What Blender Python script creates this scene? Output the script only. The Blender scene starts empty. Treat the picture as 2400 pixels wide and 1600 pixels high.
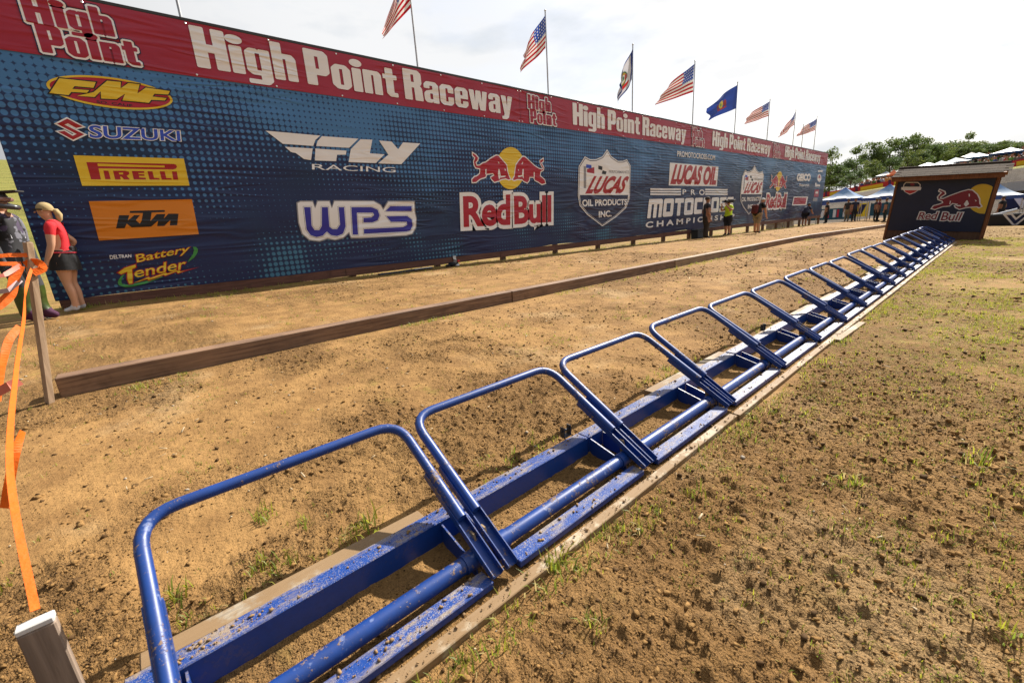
import bpy, bmesh, math, random
import numpy as np
from mathutils import Vector, Matrix, geometry
random.seed(7); RNG = np.random.default_rng(7)
SC = bpy.context.scene
COL = SC.collection
rad = math.radians

# ------------------------------------------------------------------ camera (solved from the vanishing points)
FPX = 1000.0; CAMH = 1.25
def _u(v): return v/np.linalg.norm(v)
CN = _u(np.array([250., 3727., 1000.]))
CD = np.array([1188., -348., 1000.]); CD = _u(CD-CN*(CD@CN))
CE = np.cross(CN, CD)
cam = bpy.data.cameras.new('camera'); co = bpy.data.objects.new('camera', cam); COL.objects.link(co)
cam.sensor_width = 36; cam.lens = FPX/2400*36; cam.clip_end = 3000; cam.clip_start = .02
rx = (CD[0], -CE[0], -CN[0]); uy = (-CD[1], CE[1], CN[1]); bz = (-CD[2], CE[2], CN[2])
co.matrix_world = Matrix(((rx[0], uy[0], bz[0], 0), (rx[1], uy[1], bz[1], 0), (rx[2], uy[2], bz[2], CAMH), (0, 0, 0, 1)))
cam.dof.use_dof = True; cam.dof.focus_distance = 4.0; cam.dof.aperture_fstop = 4.5
SC.camera = co
# ------------------------------------------------------------------ sky, sun, exposure
SUN_EL, SUN_AZ = rad(41), rad(7)          # azimuth measured from +X towards +Y
sdir = Vector((math.cos(SUN_EL)*math.cos(SUN_AZ), math.cos(SUN_EL)*math.sin(SUN_AZ), math.sin(SUN_EL)))
W = bpy.data.worlds.new('World'); SC.world = W; W.use_nodes = True
wt = W.node_tree; wt.nodes.clear()
def wn(t): return wt.nodes.new(t)
wo = wn('ShaderNodeOutputWorld'); wb = wn('ShaderNodeBackground'); sky = wn('ShaderNodeTexSky')
sky.sky_type = 'NISHITA'; sky.sun_disc = False; sky.sun_elevation = SUN_EL; sky.sun_rotation = math.pi/2-SUN_AZ
sky.air_density = 1.0; sky.dust_density = 3.0; sky.ozone_density = 1.0
tc = wn('ShaderNodeTexCoord'); nz = wn('ShaderNodeTexNoise'); mp = wn('ShaderNodeMapping')
mp.inputs['Scale'].default_value = (1.6, 1.6, 5.0); mp.inputs['Location'].default_value = (.37, .1, .2)
nz.inputs['Scale'].default_value = 1.5; nz.inputs['Detail'].default_value = 7; nz.inputs['Roughness'].default_value = .55
wt.links.new(tc.outputs['Generated'], mp.inputs['Vector']); wt.links.new(mp.outputs[0], nz.inputs['Vector'])
rp = wn('ShaderNodeValToRGB'); rp.color_ramp.elements[0].position = .36; rp.color_ramp.elements[1].position = .56
rp.color_ramp.elements[0].color = (.66, .66, .66, 1); rp.color_ramp.elements[1].color = (.97, .97, .97, 1)
wt.links.new(nz.outputs['Fac'], rp.inputs[0])
# thin cloud: brighter towards the sun (forward scattering), a second noise gives grey cloud bellies
vd = wn('ShaderNodeVectorMath'); vd.operation = 'DOT_PRODUCT'; vd.inputs[1].default_value = sdir
wt.links.new(tc.outputs['Generated'], vd.inputs[0])
mr = wn('ShaderNodeMapRange'); mr.interpolation_type = 'SMOOTHSTEP'
mr.inputs['From Min'].default_value = -.35; mr.inputs['From Max'].default_value = .62; mr.inputs['To Min'].default_value = .8; mr.inputs['To Max'].default_value = 4.75
wt.links.new(vd.outputs['Value'], mr.inputs['Value'])
nz2 = wn('ShaderNodeTexNoise'); nz2.inputs['Scale'].default_value = 3.1; nz2.inputs['Detail'].default_value = 6
mp2 = wn('ShaderNodeMapping'); mp2.inputs['Scale'].default_value = (1.3, 1.3, 4.0); mp2.inputs['Location'].default_value = (.62, .4, .1)
wt.links.new(tc.outputs['Generated'], mp2.inputs['Vector']); wt.links.new(mp2.outputs[0], nz2.inputs['Vector'])
rp2 = wn('ShaderNodeValToRGB'); rp2.color_ramp.elements[0].position = .36; rp2.color_ramp.elements[1].position = .52
rp2.color_ramp.elements[0].color = (.78, .82, .865, 1); rp2.color_ramp.elements[1].color = (.99, .995, 1, 1)
wt.links.new(nz2.outputs['Fac'], rp2.inputs[0])
sc_ = wn('ShaderNodeVectorMath'); sc_.operation = 'SCALE'
wt.links.new(rp2.outputs[0], sc_.inputs[0]); wt.links.new(mr.outputs[0], sc_.inputs['Scale'])
mx = wn('ShaderNodeMix'); mx.data_type = 'RGBA'
wt.links.new(rp.outputs[0], mx.inputs[0]); wt.links.new(sky.outputs[0], mx.inputs[6]); wt.links.new(sc_.outputs[0], mx.inputs[7])
wt.links.new(mx.outputs[2], wb.inputs['Color']); wb.inputs['Strength'].default_value = .1
wt.links.new(wb.outputs[0], wo.inputs['Surface'])
sl = bpy.data.lights.new('sun', 'SUN'); sl.energy = 5.0; sl.angle = rad(.6); sl.color = (1, .94, .84)
so = bpy.data.objects.new('sun', sl); COL.objects.link(so); so.rotation_euler = sdir.to_track_quat('Z', 'Y').to_euler(); so.location = (0, 0, 30)
vs = SC.view_settings; vs.view_transform = 'Standard'; vs.look = 'None'; vs.gamma = 1; vs.exposure = 1.0; vs.use_curve_mapping = False
SC.render.engine = 'CYCLES'

# ------------------------------------------------------------------ photo pixel -> ray helpers
def ray(x, y):
    r = np.array([x-1200., y-800., FPX]); return np.array([r@CD, -(r@CE), -(r@CN)])
def onY(x, y, Y):
    r = ray(x, y); return r*(Y/r[1])+[0, 0, CAMH]
def onX(x, y, X):
    r = ray(x, y); return r*(X/r[0])+[0, 0, CAMH]
def onZ(x, y, z):
    r = ray(x, y); return r*((z-CAMH)/r[2])+[0, 0, CAMH]

# ------------------------------------------------------------------ object helpers
def link(o, parent=None):
    COL.objects.link(o)
    if parent is not None: o.parent = parent
    return o
def tag(o, label=None, cat=None, group=None, kind=None):
    if label: o['label'] = label
    if cat: o['category'] = cat
    if group: o['group'] = group
    if kind: o['kind'] = kind
    return o
def empty(name, loc=(0, 0, 0), rz=0, label=None, cat=None, group=None):
    o = bpy.data.objects.new(name, None); COL.objects.link(o); o.location = loc; o.rotation_euler = (0, 0, rz)
    o.empty_display_size = .1
    return tag(o, label, cat, group)
def mesh_np(name, V, F, mats, parent=None, fmat=None, smooth=False, loc=None):
    """V (n,3) array, F (m,3|4) array or list of lists"""
    me = bpy.data.meshes.new(name); V = np.asarray(V, dtype=np.float32)
    if isinstance(F, np.ndarray) and F.ndim == 2:
        k = F.shape[1]; m = len(F)
        me.vertices.add(len(V)); me.vertices.foreach_set('co', V.ravel())
        me.loops.add(m*k); me.loops.foreach_set('vertex_index', F.astype(np.int32).ravel())
        me.polygons.add(m); me.polygons.foreach_set('loop_start', np.arange(0, m*k, k, dtype=np.int32))
        me.update(calc_edges=True)
    else:
        me.from_pydata([tuple(v) for v in V.tolist()], [], [list(f) for f in F]); me.update()
    for mt in (mats if isinstance(mats, (list, tuple)) else [mats]): me.materials.append(mt)
    if fmat is not None: me.polygons.foreach_set('material_index', np.asarray(fmat, dtype=np.int32))
    if smooth: me.polygons.foreach_set('use_smooth', np.ones(len(me.polygons), dtype=bool))
    o = bpy.data.objects.new(name, me); link(o, parent)
    if loc is not None: o.location = loc
    return o
class MB:
    """collects boxes, tubes, prisms; build() links them as one mesh object"""
    def __init__(s): s.V = []; s.F = []; s.M = []; s.m = 0
    def add(s, V, F):
        b = len(s.V); s.V += [tuple(v) for v in V]
        for f in F: s.F.append([b+i for i in f]); s.M.append(s.m)
        return s
    def box(s, c, d, R=None, bev=0.0):
        x, y, z = [k/2 for k in d]
        if bev > 0:
            b = min(bev, x*.9, y*.9, z*.9); bm = bmesh.new(); bmesh.ops.create_cube(bm, size=1)
            for v in bm.verts: v.co = Vector((v.co.x*2*x, v.co.y*2*y, v.co.z*2*z))
            bmesh.ops.bevel(bm, geom=bm.edges[:], offset=b, segments=1, affect='EDGES')
            bm.verts.index_update(); P = [v.co.copy() for v in bm.verts]; Fs = [[v.index for v in f.verts] for f in bm.faces]; bm.free()
        else:
            P = [Vector((i*x, j*y, k*z)) for i in (-1, 1) for j in (-1, 1) for k in (-1, 1)]
            Fs = [(0, 1, 3, 2), (4, 6, 7, 5), (0, 4, 5, 1), (2, 3, 7, 6), (0, 2, 6, 4), (1, 5, 7, 3)]
        if R is not None: P = [R @ p for p in P]
        return s.add([p+Vector(c) for p in P], Fs)
    def bar(s, a, b, w, h, up=(0, 0, 1), bev=0.0):
        a, b = Vector(a), Vector(b); d = b-a; L = d.length; X = d.normalized(); Z = Vector(up)
        Y = Z.cross(X).normalized(); Z = X.cross(Y); R = Matrix((X, Y, Z)).transposed()
        return s.box((a+b)/2, (L, w, h), R, bev)
    def tube(s, pts, r, n=10, cap=True):
        pts = [Vector(p) for p in pts]; m = len(pts); rs = r if isinstance(r, (list, tuple)) else [r]*m
        T = [(pts[min(i+1, m-1)]-pts[max(i-1, 0)]).normalized() for i in range(m)]
        a = Vector((0, 0, 1)) if abs(T[0].z) < .9 else Vector((1, 0, 0)); nrm = T[0].cross(a).normalized()
        V = []; F = []
        for i in range(m):
            nrm = (nrm-T[i]*nrm.dot(T[i])).normalized(); bn = T[i].cross(nrm)
            for k in range(n):
                t = 2*math.pi*k/n; V.append(pts[i]+(nrm*math.cos(t)+bn*math.sin(t))*rs[i])
        for i in range(m-1):
            for k in range(n):
                F.append((i*n+k, i*n+(k+1) % n, (i+1)*n+(k+1) % n, (i+1)*n+k))
        if cap: F.append(tuple(range(n-1, -1, -1))); F.append(tuple((m-1)*n+k for k in range(n)))
        return s.add(V, F)
    def ellip(s, c, r, n=12, m=8, R=None, zmin=-1):
        V = []; F = []
        for i in range(m+1):
            ph = math.pi*i/m; z = max(math.cos(ph), zmin)
            for k in range(n):
                t = 2*math.pi*k/n; p = Vector((math.sin(ph)*math.cos(t)*r[0], math.sin(ph)*math.sin(t)*r[1], z*r[2]))
                V.append((R @ p if R is not None else p)+Vector(c))
        for i in range(m):
            for k in range(n): F.append((i*n+k, (i+1)*n+k, (i+1)*n+(k+1) % n, i*n+(k+1) % n))
        return s.add(V, F)
    def prism(s, loop, axis_vec):
        """closed 3d loop extruded along axis_vec"""
        n = len(loop); P = [Vector(p) for p in loop]; A = Vector(axis_vec)
        F = [tuple(range(n)), tuple(range(2*n-1, n-1, -1))]+[(i, i+n, (i+1) % n+n, (i+1) % n) for i in range(n)]
        return s.add(P+[p+A for p in P], F)
    def build(s, name, mats, parent=None, smooth=False, loc=None):
        o = mesh_np(name, s.V, s.F, mats, parent, s.M, False, loc)
        bm = bmesh.new(); bm.from_mesh(o.data); bmesh.ops.recalc_face_normals(bm, faces=bm.faces[:]); bm.to_mesh(o.data); bm.free()
        if smooth:
            o.data.polygons.foreach_set('use_smooth', np.ones(len(o.data.polygons), dtype=bool))
            try: o.data.set_sharp_from_angle(angle=rad(42))
            except Exception: pass
        return o
def copy_tree(o, parent=None):
    c = o.copy(); COL.objects.link(c); c.parent = parent
    for ch in list(o.children): copy_tree(ch, c)
    return c

# ------------------------------------------------------------------ noise (numpy, smooth value noise)
def _hash(i, j, s):
    h = (i*374761393+j*668265263+s*2147483647) & 0xffffffff
    h = ((h ^ (h >> 13))*1274126177) & 0xffffffff
    return ((h ^ (h >> 16)) & 0xffff)/65535.0
def vnoise(x, y, s=0):
    x = np.asarray(x, float); y = np.asarray(y, float)
    i = np.floor(x).astype(np.int64); j = np.floor(y).astype(np.int64); fx = x-i; fy = y-j
    fx = fx*fx*fx*(fx*(fx*6-15)+10); fy = fy*fy*fy*(fy*(fy*6-15)+10)
    a = _hash(i, j, s); b = _hash(i+1, j, s); c = _hash(i, j+1, s); d = _hash(i+1, j+1, s)
    return (a+(b-a)*fx)*(1-fy)+(c+(d-c)*fx)*fy
def fbm(x, y, s=0, o=4):
    v = 0; a = .5; f = 1.
    for k in range(o): v = v+a*(vnoise(x*f+k*17.3, y*f-k*9.1, s+k)-.5); a *= .5; f *= 2.03
    return v
def sst(a, b, x):
    t = np.clip((x-a)/(b-a), 0, 1); return t*t*(3-2*t)

# ------------------------------------------------------------------ materials
class NT:
    def __init__(s, m): s.t = m.node_tree if hasattr(m, 'node_tree') else m
    def put(s, sock, v):
        if v is None: return
        if hasattr(v, 'is_output') or isinstance(v, bpy.types.NodeSocket): s.t.links.new(v, sock)
        elif isinstance(v, (tuple, list)) and len(v) == 3 and sock.type == 'RGBA': sock.default_value = (*v, 1)
        else: sock.default_value = v
    def node(s, typ, props=None, **inp):
        n = s.t.nodes.new(typ)
        for k, v in (props or {}).items(): setattr(n, k, v)
        for k, v in inp.items(): s.put(n.inputs[k.replace('_', ' ')], v)
        return n
    def m(s, op, a, b=None, c=None, clamp=False):
        n = s.t.nodes.new('ShaderNodeMath'); n.operation = op; n.use_clamp = clamp
        for i, v in enumerate((a, b, c)): s.put(n.inputs[i], v)
        return n.outputs[0]
    def mix(s, f, a, b, mode='MIX'):
        n = s.t.nodes.new('ShaderNodeMix'); n.data_type = 'RGBA'; n.blend_type = mode
        s.put(n.inputs[0], f); s.put(n.inputs[6], a); s.put(n.inputs[7], b); return n.outputs[2]
    def noise(s, vec, scale, detail=4, rough=.55, dist=0):
        return s.node('ShaderNodeTexNoise', Vector=vec, Scale=scale, Detail=detail, Roughness=rough, Distortion=dist).outputs['Fac']
    def mapping(s, vec, sc=(1, 1, 1), rot=(0, 0, 0), loc=(0, 0, 0)):
        return s.node('ShaderNodeMapping', Vector=vec, Scale=sc, Rotation=rot, Location=loc).outputs[0]
    def ss(s, x, a, b, lo=0., hi=1.):
        n = s.node('ShaderNodeMapRange', {'interpolation_type': 'SMOOTHSTEP'}); s.put(n.inputs[0], x)
        for i, v in enumerate((a, b, lo, hi)): s.put(n.inputs[i+1], v)
        return n.outputs[0]
    def pos(s): return s.t.nodes.new('ShaderNodeNewGeometry').outputs['Position']
    def obj(s): return s.t.nodes.new('ShaderNodeTexCoord').outputs['Object']
    def xyz(s, v):
        n = s.node('ShaderNodeSeparateXYZ'); s.put(n.inputs[0], v); return n.outputs
def mat0(name):
    m = bpy.data.materials.new(name); m.use_nodes = True; m.node_tree.nodes.clear()
    t = NT(m); o = t.node('ShaderNodeOutputMaterial'); b = t.node('ShaderNodeBsdfPrincipled')
    t.t.links.new(b.outputs[0], o.inputs[0]); return m, t, b
def mk(name, color, rough=.6, metal=0., var=.12, vs=6., bump=0., bscale=40., spec=.5, trans=None):
    m, t, b = mat0(name); p = t.obj()
    f = t.noise(p, vs, 5); k = t.m('MULTIPLY_ADD', f, 2*var, 1-var)
    cc = t.node('ShaderNodeVectorMath', {'operation': 'SCALE'}); cc.inputs[0].default_value = color; t.put(cc.inputs['Scale'], k)
    t.put(b.inputs['Base Color'], cc.outputs[0]); b.inputs['Metallic'].default_value = metal
    t.put(b.inputs['Roughness'], t.m('MULTIPLY_ADD', t.noise(p, vs*2.3, 3), .2, rough-.1, clamp=True))
    b.inputs['Specular IOR Level'].default_value = spec
    if bump: t.put(b.inputs['Normal'], t.node('ShaderNodeBump', Strength=bump, Distance=.01, Height=t.noise(p, bscale, 4)).outputs[0])
    if trans:
        b.inputs['Transmission Weight'].default_value = trans
    return m
def srgb(r, g, b): 
    f = lambda c: (c/255/12.92) if c <= 10 else ((c/255+.055)/1.055)**2.4
    return (f(r), f(g), f(b))
def wood(name, c1, c2, axis=0, rough=.75, dirt=.0):
    m, t, b = mat0(name); p = t.obj(); sc = [22., 22., 22.]; sc[axis] = 1.1
    g = t.noise(t.mapping(p, tuple(sc)), 1.6, 7, .65, .6); big = t.noise(p, 1.7, 4)
    f = t.ss(g, .35, .68); c = t.mix(f, c1, c2)
    st = t.ss(t.noise(p, 5., 5, .6), .55, .72)
    c = t.mix(t.m('MULTIPLY', st, .45), c, tuple(x*.5 for x in c1))
    c = t.mix(t.m('MULTIPLY', t.ss(big, .45, .7), .4), c, tuple(x*1.25 for x in c2))
    if dirt: W_ = t.pos(); c = t.mix(t.m('MULTIPLY', t.ss(t.m('ADD', t.noise(W_, 4.5, 5, .6), t.m('MULTIPLY', t.noise(W_, 40, 3), .3)), .52, .66), dirt+.3), c, (.20, .115, .045))
    t.put(b.inputs['Base Color'], c); b.inputs['Roughness'].default_value = rough
    t.put(b.inputs['Normal'], t.node('ShaderNodeBump', Strength=.5, Distance=.006, Height=g).outputs[0])
    return m
# ------------------------------------------------------------------ terrain
def base(x, y):
    x = np.asarray(x, float); y = np.asarray(y, float)
    w = np.clip((y-1.1)/8.9, 0, 1.2)
    z = .38*w-.012*np.clip(x, -4, 60)*w*w
    z = z-.026*np.clip(x-18, 0, 30)*(1-sst(2, 10, y))
    hl = .19*np.clip(y-14, 0, 60)*sst(12, 22, y)*(1-sst(14, 40, x))
    z = z-.035*np.clip(1.0-y, 0, 4)*sst(8, 16, x)*(1-sst(30, 50, x))
    z = z+hl+.6*fbm(x*.03+3, y*.03, 91, 3)*sst(40, 90, np.hypot(x, y))
    zf = np.interp(y, [-300, -60, -5, 0, 13, 23, 45, 90, 300], [9, 7, 5.2, 4.7, 3.6, 2.5, 1.4, 1.6, 6])
    k = sst(56, 92, x); z = z*(1-k)+zf*k
    z = z+np.clip(x-95, 0, 40)*np.interp(y, [-60, 5, 25, 60], [.105, .1, .05, .04])+np.clip(x-135, 0, 150)*.02
    return z
def rmask(x, y):
    """0 = packed smooth dirt, 1 = loose crumbly dirt"""
    v = .5*vnoise(x*.6+5, y*.6+9, 3)+.3*vnoise(x*1.9, y*1.9, 4)+.2*vnoise(x*6, y*6, 5)
    v = v+.14*np.exp(-((y-1.2)/.9)**2)+.1*sst(1.0, .5, y)-.10*sst(2.3, 2.9, y)*(1-sst(4.0, 4.6, y))*(1-sst(1.5, 4, x))-.06*sst(4.9, 5.6, y)
    return sst(.36, .68, v)
def hgt(x, y):
    x = np.asarray(x, float); y = np.asarray(y, float); z = base(x, y); dd = np.hypot(x, y)
    fall = 1/(1+(dd/7)**2); f2 = 1/(1+(dd/30)**2)
    rough = rmask(x, y)*.72+.14
    mic = .075*fbm(x*.7, y*.7, 11, 3)*f2+.065*fbm(x*3.1, y*3.1, 21, 3)*rough*f2
    c = fbm(x*13, y*13, 31, 3); mic = mic+(.030*c+.02*np.clip(c-.06, 0, 1))*rough*fall
    g2 = vnoise(x*34, y*34, 41); mic = mic+(.022*(g2-.5)+.045*np.clip(g2-.70, 0, 1)-.01*np.clip(.22-g2, 0, 1))*rough*fall; g3 = vnoise(x*61+3, y*61, 43); mic = mic+(.015*(g3-.5)+.018*np.clip(g3-.7, 0, 1)-.012*np.clip(.3-g3, 0, 1))*rough*fall
    gm = sst(.80, .93, y)*(1-sst(1.56, 1.72, y))*sst(-.4, -.25, x)*(1-sst(17.8, 18.6, x))
    bm_ = sst(4.62, 4.78, y)*(1-sst(5.08, 5.2, y))*sst(-1., -.7, x)
    inside = sst(1.09, 1.12, y)*(1-sst(1.35, 1.375, y))*sst(-.4, -.25, x)*(1-sst(17.8, 18.6, x))
    return z+mic*(1-.75*gm)*(1-.8*bm_)-.018*inside-.006*gm
def h1(x, y): return float(hgt(np.array([x]), np.array([y]))[0])
def b1(x, y): return float(base(np.array([x]), np.array([y]))[0])
def grow(a, b, s0, g):
    v = [a]; s = s0; sg = 1 if b > a else -1
    while (v[-1]-b)*sg < 0: s *= g; v.append(v[-1]+sg*s)
    return v[1:]
FS = .0135
xs = np.arange(-1.2, 3.3, FS); ys = np.arange(-.45, 3.7, FS)
gx = np.array(grow(xs[0], -700, FS, 1.16)[::-1]+xs.tolist()+grow(xs[-1], 900, FS, 1.022))
gy = np.array(grow(ys[0], -700, FS, 1.18)[::-1]+ys.tolist()+grow(ys[-1], 800, FS, 1.028))
GX, GY = np.meshgrid(gx, gy, indexing='ij'); GZ = hgt(GX.ravel(), GY.ravel())
nx, ny = len(gx), len(gy); I = np.arange(nx*ny).reshape(nx, ny)
GF = np.stack([I[:-1, :-1].ravel(), I[1:, :-1].ravel(), I[1:, 1:].ravel(), I[:-1, 1:].ravel()], 1)

m_ground, t, b = mat0('dry_dirt'); P = t.pos(); X, Y, Z = t.xyz(P)
rgh = t.node('ShaderNodeAttribute', {'attribute_name': 'loose'}).outputs['Fac']; n1 = t.noise(P, .55, 4); n2 = t.noise(P, 3.3, 6, .62); n3 = t.noise(P, 21, 5, .65); n4 = t.noise(P, 85, 3, .6)
c = t.mix(t.ss(n2, .34, .66), (0.200, 0.108, 0.038), (0.305, 0.172, 0.062))
c = t.mix(t.m('MULTIPLY', rgh, .55), c, t.mix(t.ss(n1, .4, .6), (0.215, 0.116, 0.041), (0.315, 0.180, 0.066)))
c = t.mix(t.m('MULTIPLY', t.ss(t.noise(t.mapping(P, loc=(9, 4, 0)), .8, 5, .6), 0.56, .68), .38), c, (0.4066, 0.2836, 0.1472))
c = t.mix(t.m('MULTIPLY', t.ss(n3, .54, .70), t.m('MULTIPLY_ADD', rgh, .5, .15)), c, (0.0700, 0.0364, 0.0133))  # dark blotches here and below paint in the shade of small pits
c = t.mix(t.m('MULTIPLY', t.ss(n4, .58, .72), t.m('MULTIPLY_ADD', rgh, .55, .15)), c, (0.0480, 0.0255, 0.0105))
c = t.mix(t.m('MULTIPLY', t.ss(n4, .36, .24), .35), c, (0.4196, 0.2836, 0.1404))
vo = t.node('ShaderNodeTexVoronoi', Vector=P, Scale=9.0, Randomness=1.0).outputs['Distance']
spk = t.m('MULTIPLY', t.ss(vo, .17, .09), t.ss(t.noise(P, 1.3, 3), .48, .6))
c = t.mix(t.m('MULTIPLY', spk, .7), c, (0.0437, 0.0245, 0.0114))  # dark specks paint clod shadows into the dirt colour
# vegetation tint: right of the gate, at the foot of the wall, hillsides
gr = t.noise(P, 1.1, 5, .65); gr2 = t.noise(P, 6, 4, .6)
mr_ = t.m('MULTIPLY', t.ss(Y, 1.0, .5), t.ss(X, 2.5, 6.0)); mr_ = t.m('MULTIPLY', mr_, t.ss(t.noise(P, 11, 6, .75), .46, .60, 0, .5))
mw = t.m('MULTIPLY', t.ss(Y, 9.3, 10.2), t.ss(gr2, .42, .6, 0, .45))
mm = t.m('MULTIPLY', t.ss(gr, .55, .68), t.ss(gr2, .5, .62, 0, .3))
vg = t.m('MAXIMUM', t.m('MAXIMUM', mr_, mw), mm)
c = t.mix(vg, c, (0.1807, 0.1781, 0.0258))
hill = t.m('MULTIPLY', t.ss(t.m('ADD', Y, t.m('MULTIPLY', n2, 8)), 17, 25), t.ss(X, 60, 40))
c = t.mix(hill, c, t.mix(t.ss(gr, .35, .65), (0.150, 0.150, 0.030), (0.215, 0.195, 0.045)))
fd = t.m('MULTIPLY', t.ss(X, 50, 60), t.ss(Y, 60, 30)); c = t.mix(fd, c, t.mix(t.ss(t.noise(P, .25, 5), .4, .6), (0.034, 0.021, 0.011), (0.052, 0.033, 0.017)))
c = t.mix(t.ss(t.m('ADD', X, t.m('MULTIPLY', n2, 3)), 86, 88.5), c, t.mix(t.ss(gr, .35, .65), (0.1740, 0.1781, 0.0329), (0.2342, 0.2177, 0.0447)))
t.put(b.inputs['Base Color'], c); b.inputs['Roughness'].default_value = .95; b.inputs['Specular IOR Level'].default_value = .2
hh = t.m('ADD', t.m('MULTIPLY', n3, t.m('MULTIPLY_ADD', rgh, .05, .018)), t.m('MULTIPLY', n4, t.m('MULTIPLY_ADD', rgh, .02, .006))); hh = t.m('ADD', hh, t.m('MULTIPLY', t.noise(P, 300, 2), t.m('MULTIPLY_ADD', rgh, .004, .0015)))
hh = t.m('ADD', hh, t.m('MULTIPLY', spk, .02))
t.put(b.inputs['Normal'], t.node('ShaderNodeBump', Strength=1.0, Distance=1.0, Height=hh).outputs[0])
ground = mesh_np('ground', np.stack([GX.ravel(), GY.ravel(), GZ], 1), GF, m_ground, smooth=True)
at_ = ground.data.attributes.new('loose', 'FLOAT', 'POINT'); at_.data.foreach_set('value', rmask(GX.ravel(), GY.ravel()).astype(np.float32))
tag(ground, 'dry tan dirt of the start area with sparse grass', 'ground', kind='structure')

# ------------------------------------------------------------------ scatter: clods, pebbles, chips, grass
ph = (1+5**.5)/2
ICO_V = np.array([(-1, ph, 0), (1, ph, 0), (-1, -ph, 0), (1, -ph, 0), (0, -1, ph), (0, 1, ph), (0, -1, -ph), (0, 1, -ph), (ph, 0, -1), (ph, 0, 1), (-ph, 0, -1), (-ph, 0, 1)])/1.9
ICO_F = np.array([(0, 11, 5), (0, 5, 1), (0, 1, 7), (0, 7, 10), (0, 10, 11), (1, 5, 9), (5, 11, 4), (11, 10, 2), (10, 7, 6), (7, 1, 8), (3, 9, 4), (3, 4, 2), (3, 2, 6), (3, 6, 8), (3, 8, 9), (4, 9, 5), (2, 4, 11), (6, 2, 10), (8, 6, 7), (9, 8, 1)])
def lumps(P, S, flat=.75, jit=.36):
    n = len(P); V = ICO_V[None]*(1+RNG.normal(0, jit, (n, 12, 1)))
    V = V*np.stack([S*RNG.uniform(.7, 1.4, n), S*RNG.uniform(.7, 1.3, n), S*flat*RNG.uniform(.7, 1.2, n)], 1)[:, None]
    a = RNG.uniform(0, 6.283, n); ca, sa = np.cos(a)[:, None], np.sin(a)[:, None]
    V = np.stack([V[..., 0]*ca-V[..., 1]*sa, V[..., 0]*sa+V[..., 1]*ca, V[..., 2]], 2)+P[:, None]
    return V.reshape(-1, 3), (ICO_F[None]+np.arange(n)[:, None, None]*12).reshape(-1, 3)
def inside_gate(x, y): return (y > .93) & (y < 1.56) & (x > -.35) & (x < 18)
def inside_beam(x, y): return (y > 4.80) & (y < 5.12) & (x > -.8)
m_clod = mk('dirt_clod', (.24, .136, .05), .95, var=.6, vs=30, bump=.6, bscale=90, spec=.15)
def scatter(n, x0, x1, y0, y1, pw=1.0):
    return x0+(x1-x0)*RNG.random(n)**pw, y0+(y1-y0)*RNG.random(n)
PX, PY, PS = [], [], []
for n, x0, x1, y0, y1, s0, s1, pw in ((48000, -2.6, 4.5, -1.6, 4.8, .003, .0125, 1.5), (26000, 2.5, 12, -.8, 9.8, .0035, .017, 1.4), (9000, 8, 32, -1.5, 9.6, .008, .028, 1.5)):
    x, y = scatter(n, x0, x1, y0, y1, pw); keep = rmask(x, y)*.75+.10+.1*vnoise(x*3, y*3, 77) > RNG.random(n)
    keep &= ~inside_beam(x, y); keep &= ~((y > 4.5) & (RNG.random(n) < .5))
    keep &= ~((y > 1.0) & (y < 1.5) & (RNG.random(n) < .75) & (x > -.3))
    x, y = x[keep], y[keep]; s = s0+(s1-s0)*RNG.random(len(x))**4.0
    PX.append(x); PY.append(y); PS.append(s)
x = np.concatenate(PX); y = np.concatenate(PY); s = np.concatenate(PS)
k = ~inside_gate(x, y); x, y, s = x[k], y[k], s[k]
V, F = lumps(np.stack([x, y, hgt(x, y)+s*.25], 1), s)
m_damp = mk('damp_clod', (.08, .043, .016), .9, var=.5, vs=30, spec=.2)
tag(mesh_np('dirt_clods', V, F, [m_clod, m_damp], fmat=np.repeat((RNG.random(len(F)//20) < .25).astype(int), 20)), 'loose brown dirt clods strewn over the ground', 'dirt clods', kind='stuff')
# clods that landed on the gate frame and planks
n = 4200; x = -.2+17.5*RNG.random(n)**2.0; lane = RNG.integers(0, 4, n)
y = np.choose(lane, [1.035+.065*RNG.random(n), .955+.04*RNG.random(n), 1.385+.06*RNG.random(n), .99+.05*RNG.random(n)])
zz = np.choose(lane, [np.full(n, .0345), np.full(n, .024), np.full(n, .1035), hgt(x, y)])
s = .0012+.0062*RNG.random(n)**5
V, F = lumps(np.stack([x, y, zz+s*.35], 1), s)
tag(mesh_np('mud_crumbs', V, F, mk('tan_crumb', (.24, .145, .065), .95, var=.4, vs=40)), 'crumbs of mud lying on the blue gate rails and planks', 'mud crumbs', kind='stuff')
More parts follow.
